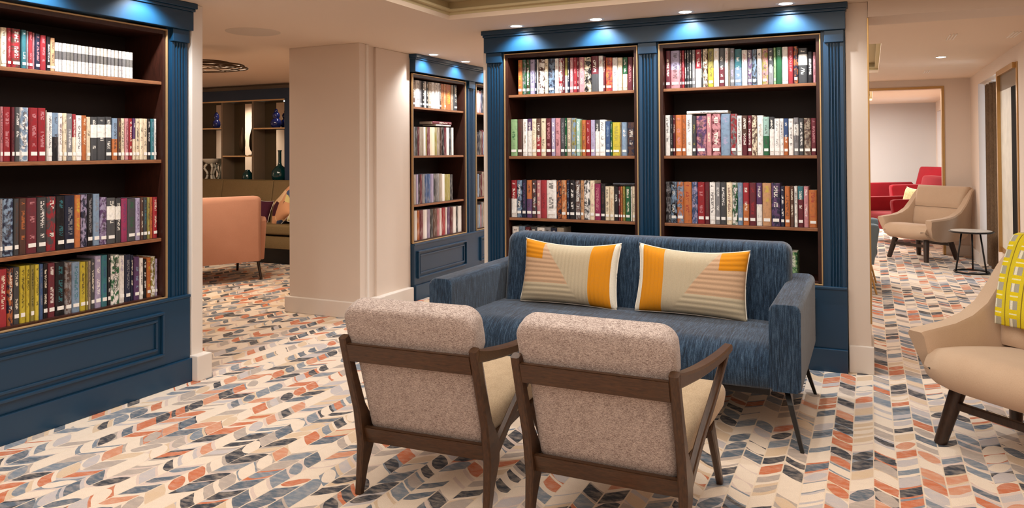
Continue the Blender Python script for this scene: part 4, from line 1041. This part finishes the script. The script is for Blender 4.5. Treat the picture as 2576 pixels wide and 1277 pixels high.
# ================================================================== BEIGE SHELL ARMCHAIRS
def shell_chair(loc, rz, label, sc=1.0, mat=None):
    W_ = mat or M['wool']
    t = empty('armchair', loc, rz, label, 'armchair', 'beige shell armchairs along the window wall')
    t.scale = (sc,) * 3
    # arm shells: each a thick curved panel, high at the back, low and pointed at the front
    def arm(s):
        st = [  # y, z_top, z_bot, x_out_top, x_out_bot, thickness
            (-0.318, 0.500, 0.405, .382, .360, .085), (-0.306, 0.506, 0.300, .384, .338, .092), (-0.22, 0.512, 0.248, .388, .330, .094), (-0.08, 0.520, 0.234, .396, .330, .094), (0.05, 0.545, 0.232, .402, .330, .092),
            (0.16, 0.595, 0.236, .404, .328, .090), (0.25, 0.680, 0.245, .402, .326, .086), (0.32, 0.765, 0.262, .396, .322, .080), (0.385, 0.842, 0.290, .380, .315, .074), (0.43, 0.868, 0.34, .370, .310, .06)]
        rings = []
        for y, zt, zb, xt, xb, th in st:
            r = 0.018
            q = [(xb, zb), (xt, zt - r), (xt - r * .6, zt), (xt - th + r * .6, zt), (xt - th, zt - r), (xb - th * .75, zb)]
            dy = lambda z: 0.28 * (zt - z) if y < -0.30 else (0.2 * (zt - z) if y < -0.2 else 0)
            rings.append([(s * a, y + dy(b), b) for a, b in q])
        bm = loft(new(), rings)
        es = [e for e in bm.edges if len(e.link_faces) == 2 and e.calc_face_angle(0) > radians(50)]
        bmesh.ops.bevel(bm, geom=es, offset=0.006, segments=2, affect='EDGES', clamp_overlap=True)
        return bm
    for s in (-1, 1):
        link('arm_shell', arm(s), W_, t, auto=42)
    # seat: thick cushion with a big rolled front that hangs below
    prof = []
    for i in range(13):
        a = radians(285) - radians(195) * i / 12
        prof.append((-0.262 + 0.088 * cos(a), 0.352 + 0.092 * sin(a)))
    prof += [(-0.12, 0.437), (0.05, 0.420), (0.24, 0.395), (0.26, 0.30), (0.20, 0.245), (-0.15, 0.240)]
    rings = []
    for k in range(13):
        x = -0.298 + 0.596 * k / 12; e = abs(2 * k / 12 - 1) ** 5
        rings.append([(x, p[0] + .03 * e, p[1] - .02 * e * (1 if p[1] > .35 else -1)) for p in prof])
    link('seat_cushion', loft(new(), rings), W_, t, auto=55)
    # back: two cushions with a seam between them
    def backpiece(z0, z1, y0, y1, w0, w1, th=.13):
        rings = []
        for k in range(9):
            f = k / 8; b = sin(pi * f) ** 0.4
            z = z0 + (z1 - z0) * f; y = y0 + (y1 - y0) * f; w = w0 + (w1 - w0) * f
            hh = th / 2 * (0.55 + .45 * b)
            rr = rrect(-w, w, -hh, hh, hh * 0.8, 4)
            rings.append([(p[0], y + p[1] + .012 * (1 - (p[0] / w) ** 2) * -1 + .07, z) for p in rr])
        return loft(new(), rings)
    link('lower_back_cushion', backpiece(0.40, 0.622, 0.165, 0.225, .300, .318), W_, t, auto=55)
    link('upper_back_cushion', backpiece(0.626, 0.885, 0.226, 0.320, .320, .345), W_, t, auto=55)
    # outer back shell
    rings = []
    for z, y, w in ((0.245, 0.27, .30), (0.40, 0.34, .33), (0.62, 0.40, .345), (0.80, 0.445, .352), (0.872, 0.452, .335)):
        rr = rrect(-w, w, y - .03, y + .022, .02, 4); rings.append([(p[0], p[1], z) for p in rr])
    link('back_shell', loft(new(), rings), W_, t, auto=50)
    for sx in (-1, 1):
        for sy in (-1, 1):
            link('leg', tube(new(), [(sx * .215, sy * .20 + .0, 0.25), (sx * .262, sy * .262 - .0, 0.0)], [.035, .027], 16), M['darkwood'], t, auto=40)
    link('stretcher', box(new(), -0.225, 0.225, -0.232, -0.208, 0.165, 0.200, 0.004), M['darkwood'], t)
    link('stretcher', box(new(), -0.225, 0.225, 0.208, 0.232, 0.165, 0.200, 0.004), M['darkwood'], t)
    return t
near = shell_chair((0.648, 4.015, 0), radians(-42), 'beige shell armchair at the right edge, yellow checked throw over its back')
shell_chair((0.575, 10.62, 0), radians(-42), 'beige shell armchair in the far lounge beside the round side table')

# yellow checked throw over the back of the near chair
def throw():
    bm = new(); uv = bm.loops.layers.uv.new('UVMap')
    path = [(0.158, 0.505), (0.150, 0.56), (0.168, 0.64), (0.205, 0.74), (0.245, 0.84), (0.268, 0.895), (0.31, 0.925), (0.38, 0.925), (0.455, 0.912), (0.492, 0.86), (0.492, 0.76), (0.482, 0.62)]
    pts = curve2([(0, a, b) for a, b in path], 5); L_ = [0]
    for i in range(1, len(pts)): L_.append(L_[-1] + (pts[i] - pts[i - 1]).length)
    x0, x1, n = -0.285, 0.16, 30
    rows = []
    for i, p in enumerate(pts):
        row = []
        for k in range(n + 1):
            x = x0 + (x1 - x0) * k / n; w_ = 0.006 * sin(x * 34 + i * .12) + .003 * sin(x * 80 + 1)
            d = Vector((0, -1, .35)) if i < 30 else Vector((0, 1, 0.1))
            q = p + d * (w_ + 0.004); row.append(bm.verts.new((x + .006 * sin(i * .3), q.y, q.z)))
        rows.append(row)
    for i in range(len(rows) - 1):
        for k in range(n):
            f = bm.faces.new((rows[i][k], rows[i][k + 1], rows[i + 1][k + 1], rows[i + 1][k]))
            for lp, (ii, kk) in zip(f.loops, ((i, k), (i, k + 1), (i + 1, k + 1), (i + 1, k))):
                lp[uv].uv = ((x1 - x0) * kk / n + 0.01, L_[ii])
    o = link('throw', bm, M['plaid'], None, near.location, near.rotation_euler, smooth=True)
    sm = o.modifiers.new('thick', 'SOLIDIFY'); sm.thickness = 0.006; sm.offset = 1
    tag(o, 'yellow and grey checked throw draped over the back of the nearest beige armchair', 'blanket')
throw()

# round side table
t = empty('side_table', (0.99, 9.60, 0), 0, 'round black side table with thin legs beside the far beige armchair', 'table')
link('tabletop', lathe(new(), [(0.0, .438), (.205, .438), (.215, .444), (.215, .452), (.207, .456), (0.0, .456)], 40), M['black'], t, auto=40)
link('top_inlay', lathe(new(), [(0.0, .4562), (.198, .4562), (.198, .4585), (0.0, .4585)], 40), plain('pale_table_inlay', (196, 190, 182), .35, .4), t, auto=40)
for a in (200, 320, 80):
    link('leg', tube(new(), [(.10 * cos(radians(a)), .10 * sin(radians(a)), .438), (.165 * cos(radians(a)), .165 * sin(radians(a)), .012)], .009, 10), M['black'], t, smooth=True)
link('base_ring', ring(new(), [(.165 * cos(2 * pi * k / 36), .165 * sin(2 * pi * k / 36), .0105) for k in range(36)], .0095, 8), M['black'], t, smooth=True)

# ================================================================== BOXY ARMCHAIRS
def box_chair(loc, rz, mat, label, group=None, w=0.80, d=0.82, arm_z=0.66, back_z=0.99, legmat='darkwood', body_z=0.22, sc=1.0, leg_r=(.018, .012), arm_t=0.10, back_rake=0.14):
    """front = local +y"""
    t = empty('armchair', loc, rz, label, 'armchair', group); t.scale = (sc,) * 3
    hw = w / 2
    for s in (-1, 1):
        a, b = sorted((s * hw, s * (hw - arm_t)))
        pr = [(-d / 2 + .10, body_z), (d / 2 - .05, body_z), (d / 2, arm_z - .05), (d / 2 - .01, arm_z - .01), (d / 2 - .05, arm_z), (-d / 2 + .06, arm_z + .01), (-d / 2 + .02, arm_z - .03)]
        link('armrest', prism(new(), pr, a, b, 'x', 0.02, 3), mat, t, auto=50)
    ih = hw - arm_t - .002
    out = rrect(-ih, ih, body_z, back_z, .05, 5, (.1, .1, 1, 1))
    rings = []
    for ins, dy in ((.03, 0), (.0, .025), (.0, .13), (.03, .155)):
        rings.append([(p[0] * (1 - ins / ih), -d / 2 + .145 - dy - (p[1] - body_z) * back_rake * 1.0 + .0, p[1] - (ins if p[1] > .6 else 0)) for p in out])
    link('backrest', loft(new(), rings), mat, t, auto=50)
    bm = new(); prism(bm, rrect(-d / 2 + .16, d / 2 - .02, .335, .455, .045, 5), -ih, ih, 'x', 0.02, 3)
    link('seat_cushion', bm, mat, t, auto=50)
    link('seat_base', box(new(), -ih, ih, -d / 2 + .10, d / 2 - .05, body_z, .333, .008), mat, t)
    for sx in (-1, 1):
        for sy in (-1, 1):
            link('leg', tube(new(), [(sx * (hw - .075), sy * (d / 2 - .10), body_z + .005), (sx * (hw - .06), sy * (d / 2 - .03), 0)], list(leg_r), 12), M[legmat], t, auto=40)
    return t
box_chair((0.46, 12.45, 0), radians(120), M['red'], 'crimson armchair with a speckled cushion, nearer of two seen through the brass-framed opening', 'crimson armchairs in the far room', w=.84, d=.90, arm_z=.67, back_z=1.00, body_z=.2, arm_t=.09, back_rake=.22, sc=.95)
box_chair((0.52, 15.2, 0), radians(122), M['red'], 'crimson armchair farther back, beyond the nearer crimson one', 'crimson armchairs in the far room', w=.84, d=.92, arm_z=.68, back_z=.95, body_z=.2, sc=1.08, arm_t=.09, back_rake=.28)
cushion('cushion', (0.53, 12.50, .46), (radians(-16), 0, radians(-58)), .42, .34, .13, M['speckle'], 'small speckled cushion leaning inside the nearer crimson armchair', nx=20, ny=20)
box_chair((-0.345, 8.15, 0), radians(-90), M['greyblue'], 'grey-blue armchair on brass legs, mostly hidden behind the pier', None, w=.78, d=.84, arm_z=.655, back_z=.80, body_z=.28, legmat='brass', leg_r=(.011, .009), back_rake=.1)
# blush armchair in the snug, seen from behind
bl = box_chair((-6.43, 5.96, 0), radians(62.6), M['blush'], 'blush pink armchair seen from behind through the doorway, slim dark legs', None, w=1.0, d=.86, arm_z=.655, back_z=.89, body_z=.205, arm_t=.07, leg_r=(.017, .013), back_rake=.03)

# ================================================================== SNUG: BENCH, JOINERY, ORNAMENTS
t = empty('bench_seat', (0, 0, 0), 0, 'olive tan upholstered bench seat along the snug back wall', 'bench')
link('plinth', box(new(), -9.3, -5.2, 7.12, 7.40, 0, .19), M['black'], t)
link('base_panel', box(new(), -9.3, -5.2, 7.02, 7.40, .195, .345, .01), M['bench'], t, auto=40)
xs = [-9.3, -8.5, -7.66, -6.80, -5.95, -5.2]
for a, b in zip(xs[:-1], xs[1:]):
    link('seat_pad', box(new(), a + .004, b - .004, 6.99, 7.30, .365, .485, .03, 3), M['bench'], t, auto=50)
    bm = new(); prism(bm, [(7.27, .47), (7.40, .47), (7.44, .99), (7.42, 1.005), (7.385, 1.005), (7.355, .99)], a + .004, b - .004, 'x', .012, 3)
    link('back_pad', bm, M['bench'], t, auto=50)
Y7 = 7.45
t = empty('display_shelving', (0, 0, 0), 0, 'dark display shelving with gold edging above the bench seat', 'shelving')
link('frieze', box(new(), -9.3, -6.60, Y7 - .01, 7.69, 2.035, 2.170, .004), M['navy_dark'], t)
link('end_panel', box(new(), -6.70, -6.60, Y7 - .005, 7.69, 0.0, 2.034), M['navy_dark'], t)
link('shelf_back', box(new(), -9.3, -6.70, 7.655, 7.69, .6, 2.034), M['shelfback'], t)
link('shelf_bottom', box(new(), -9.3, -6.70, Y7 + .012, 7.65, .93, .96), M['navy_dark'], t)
link('gold_edge', box(new(), -9.3, -6.70, Y7 - .008, Y7 + .010, 2.018, 2.0345), M['bead'], t)
for x in (-8.80, -7.775, -7.235):
    link('divider', box(new(), x - .012, x + .012, Y7, 7.654, .961, 2.017), M['taupe'], t)
for (a, b, z) in ((-8.787, -7.788, 1.680), (-7.762, -7.248, 1.312), (-7.222, -6.701, 1.668)):
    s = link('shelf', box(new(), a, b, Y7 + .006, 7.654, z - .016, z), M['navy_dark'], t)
    link('gold_edge', box(new(), a, b, Y7 - .004, Y7 + .0055, z - .016, z + .002), M['bead'], s)
for (a, b) in ((-8.085, -7.995), (-7.563, -7.445), (-7.02, -6.885)):
    link('mirror_strip', box(new(), a, b, 7.646, 7.6545, .98, 2.005), M['mirror'], t)
# small warm lamps inside the display unit
for x in (-7.84, -7.31, -6.78):
    link('shelf_lamp', lathe(new(), [(0, 0), (.022, 0), (.022, .012), (0, .012)], 16, (x, 7.55, 2.0045)), M['lamp'], t)
    spot('shelf_lamp_light', (x, 7.55, 1.995), 3.0, (1, .86, .66), 110, .8, .02)
def orn(name, prof, loc, mat, label, cat='vase'):
    o = link(name, lathe(new(), prof, 28), mat, None, loc, auto=50); return tag(o, label, cat)
orn('vase', [(0, 0), (.045, 0), (.066, .03), (.072, .07), (.056, .105), (.036, .122), (.046, .145), (.050, .17), (.036, .195), (.022, .205), (.024, .225), (.012, .245), (0, .25)], (-6.94, 7.555, 1.6685), M['cobalt'], 'cobalt blue double gourd vase on the right-hand upper shelf')
orn('vase', [(0, 0), (.035, 0), (.052, .04), (.048, .09), (.026, .115), (.036, .15), (.028, .19), (.014, .215), (0, .22)], (-7.985, 7.555, 1.6805), M['cobalt'], 'cobalt blue ornate jar on the left-hand upper shelf')
orn('bottle', [(0, 0), (.05, 0), (.09, .04), (.108, .10), (.098, .155), (.06, .20), (.028, .225), (.020, .26), (.020, .40), (.026, .41), (.026, .42), (0, .42)], (-6.875, 7.55, .9605), M['teal'], 'dark teal long-necked bottle vase at the right end of the shelving')
orn('sculpture', [(0, 0), (.05, 0), (.05, .008), (.008, .014), (.008, .05), (.026, .07), (.040, .13), (.041, .19), (.032, .27), (.018, .33), (.004, .375), (0, .376)], (-7.525, 7.555, 1.3125), M['bronze'], 'dark leaf-shaped sculpture on a stem, middle shelf of the snug', 'sculpture')
orn('jar', [(0, 0), (.06, 0), (.07, .05), (.06, .12), (.03, .15), (.03, .165), (0, .17)], (-7.43, 7.555, .9605), M['teal'], 'small teal jar below the middle shelf of the snug')
def pedestal():
    t = empty('pedestal_bowl', (-8.09, 7.553, .9605), 0, 'white pedestal bowl with curved legs at the left of the shelving', 'ornament')
    link('bowl', lathe(new(), [(0, .235), (.03, .238), (.09, .27), (.115, .30), (.118, .312), (.10, .305), (.02, .258), (0, .256)], 28), M['white'], t, auto=50)
    for a in (210, 330, 90):
        c, s = cos(radians(a)), sin(radians(a))
        pts = curve2([(c * .085, s * .085, 0.005), (c * .05, s * .05, .06), (c * .045, s * .045, .12), (c * .085, s * .085, .19), (c * .05, s * .05, .24)], 5)
        link('leg', tube(new(), pts, [.018 - .004 * sin(pi * i / (len(pts) - 1)) for i in range(len(pts))], 10), M['white'], t, smooth=True)
pedestal()
cushion('cushion', (-6.45, 7.12, .487), (radians(-22), radians(-32), radians(-18)), .50, .47, .16, M['patch'], 'patchwork cushion in peach, plum and blue tilted on the snug bench', nx=20, ny=20)
cushion('cushion', (-6.10, 7.05, .487), (radians(-16), radians(14), radians(8)), .40, .40, .14, M['speckle'], 'yellow speckled cushion beside the patchwork one on the snug bench', nx=20, ny=20)
cushion('cushion', (-6.92, 7.17, .487), (radians(-20), radians(8), radians(14)), .32, .30, .13, plain('plum_cloth', (74, 36, 52), .9, .1, 0, .2, 30), 'small plum cushion behind the patchwork one', nx=20, ny=20)

# woven wire pendant close to the ceiling
t = empty('wire_pendant', (-5.30, 4.72, -0.055), radians(20), 'flat woven bronze wire pendant under the ceiling beyond the doorway', 'pendant')
for i, (r, z, dz) in enumerate(((.50, 2.135, 0), (.47, 2.15, .012), (.44, 2.16, -.010), (.40, 2.168, .014), (.34, 2.172, -.014), (.26, 2.176, 0.01))):
    link('wire_hoop', ring(new(), [(r * cos(2 * pi * k / 48), r * .62 * sin(2 * pi * k / 48), z + dz * cos(2 * pi * k / 48 + i)) for k in range(48)], .0065, 6), M['bronze'], t, smooth=True)
link('cord', tube(new(), [(0, 0, 2.18), (0, 0, 2.294)], .004, 8), M['bronze'], t)
bm = new()
for k in range(8):
    a = pi * k / 8
    tube(bm, [(.5 * cos(a), .31 * sin(a), 2.135), (0, 0, 2.18), (-.5 * cos(a), -.31 * sin(a), 2.135)], .003, 6)
link('cross_wires', bm, M['bronze'], t)

# ================================================================== WALL PANEL WITH BRASS FRAME, lounge window wall
t = empty('framed_panel', (0, 0, 0), 0, 'tall brass-framed glass panel on the window wall, dark strip at its near side', 'mirror', None)
X = X_WIN - .0005; y0, y1, z0, z1 = 7.70, 8.68, .35, 2.095; w = .05
bm = new(); box(bm, X - .010, X, y0, y0 + w, z0, z1, .003); box(bm, X - .034, X, y1 - w, y1, z0, z1, .004); box(bm, X - .034, X, y0 + w, y1 - w, z1 - w, z1, .004); box(bm, X - .010, X, y0 + w, y1 - w, z0, z0 + w, .003)
link('frame', bm, M['brass'], t)
link('top_panel', box(new(), X - .005, X, y0 + w, y1 - w, 1.90, z1 - w), M['taupe'], t)
link('pale_panel', box(new(), X - .004, X, 8.02, y1 - w, z0 + w, 1.899), M['marble'], t)
link('dark_panel', box(new(), X - .006, X, y0 + w, 8.019, z0 + w, 1.899), M['glassdark'], t)

# ================================================================== CEILING FITTINGS
def downlight(x, y, z, label, power, color, angle=75, grp=None, rot=(0, 0, 0), can=True, blend=0.85):
    t = empty('downlight', (x, y, z), 0, label, 'downlight', grp)
    if can:
        bm = new()      # recessed can: ring below the ceiling, tube above it
        prof = [(.0395, -.004), (.054, -.004), (.0585, -.001), (.0585, -.0002), (.0405, -.0002), (.0405, .034), (.0395, .034)]
        rings = [[(r * cos(2 * pi * k / 28), r * sin(2 * pi * k / 28), zz) for k in range(28)] for r, zz in prof]
        loft(bm, rings + [rings[0]], cap=False)
        link('trim_ring', bm, M['lampwhite'], t, auto=40)
        link('lens', lathe(new(), [(0, .0305), (.0393, .0305), (.0393, .034), (0, .034)], 24), M['lamp'], t, auto=40)
        spot('downlight_beam', (x, y, z + .024), power, color, angle, blend, .018, rot)
    else:
        link('trim_ring', lathe(new(), [(.042, -.004), (.054, -.004), (.058, -.001), (.058, -.0002), (.042, -.0002)], 28), M['lampwhite'], t, auto=40)
        link('lens', lathe(new(), [(0, -.009), (.02, -.008), (.0415, -.0045), (.0415, -.0042), (0, -.0041)], 24), M['lamp'], t, auto=40)
        spot('downlight_beam', (x, y, z - .02), power, color, angle, blend, .028, rot)
    return t
SP = 42.0
TILT_R = (radians(14), 0, 0); TILT_L = (0, radians(14), 0)
for i, (x, lab) in enumerate(((-2.258, 'leftmost'), (-1.664, 'second'), (-1.062, 'third'), (-0.452, 'rightmost'))):
    nm = {'leftmost': 'round recessed downlight above the left end of the wide bookcase', 'second': 'round recessed downlight just left of the wide bookcase centre', 'third': 'round recessed downlight just right of the wide bookcase centre', 'rightmost': 'round recessed downlight above the right end of the wide bookcase'}[lab]
    downlight(x, 4.866, CZ, nm, SP, COOL, 124, 'downlights above the wide bookcase', TILT_R)
for y, w_ in ((2.30, 'left'), (2.90, 'right')):
    downlight(-3.518, y, CZ, 'recessed downlight over the left bookcase, %s of two' % ('nearer' if w_ == 'left' else 'farther'), SP, COOL, 124, 'downlights over the left bookcase', TILT_L)
for y, w_ in ((5.955, 'nearest the pillar'), (6.56, 'middle'), (7.20, 'farthest along')):
    downlight(-3.598, y, CZ, 'recessed downlight over the rear aisle bookcase, ' + w_, SP, COOL, 124, 'downlights over the rear aisle bookcase', TILT_L)
downlight(0.636, 8.41, CZ, 'single recessed downlight in the lounge ceiling on the right', 14, NEUT, 110, can=False)
o = link('ceiling_speaker', lathe(new(), [(0, -.004), (.185, -.004), (.195, -.001), (.195, -.0002), (0, -.0002)], 40), M['grille'], None, (-4.10, 4.225, CZ), auto=40)
tag(o, 'flush round speaker grille in the ceiling near the pillar', 'speaker')
for i, (x, y, lab) in enumerate(((0.60, 6.93, 'slim slot air diffuser in the lounge ceiling, nearest the lintel'), (0.605, 9.93, 'slim slot air diffuser in the lounge ceiling, near the end wall'), (1.03, 7.02, 'slim slot air diffuser in the lounge ceiling, close to the window wall'))):
    t = empty('air_diffuser', (x, y, CZ), 0, lab, 'vent', 'slot diffusers in the lounge ceiling')
    for k in (-1, 0, 1):
        link('blade', box(new(), k * .022 - .004, k * .022 + .004, -.17, .17, -.006, -.0003), M['lampwhite'], t)

# general downlights of the room, all real fittings in the ceiling
for i, (x, y, pw) in enumerate(()):
    downlight(x, y, CZ, '', pw, NEUT)
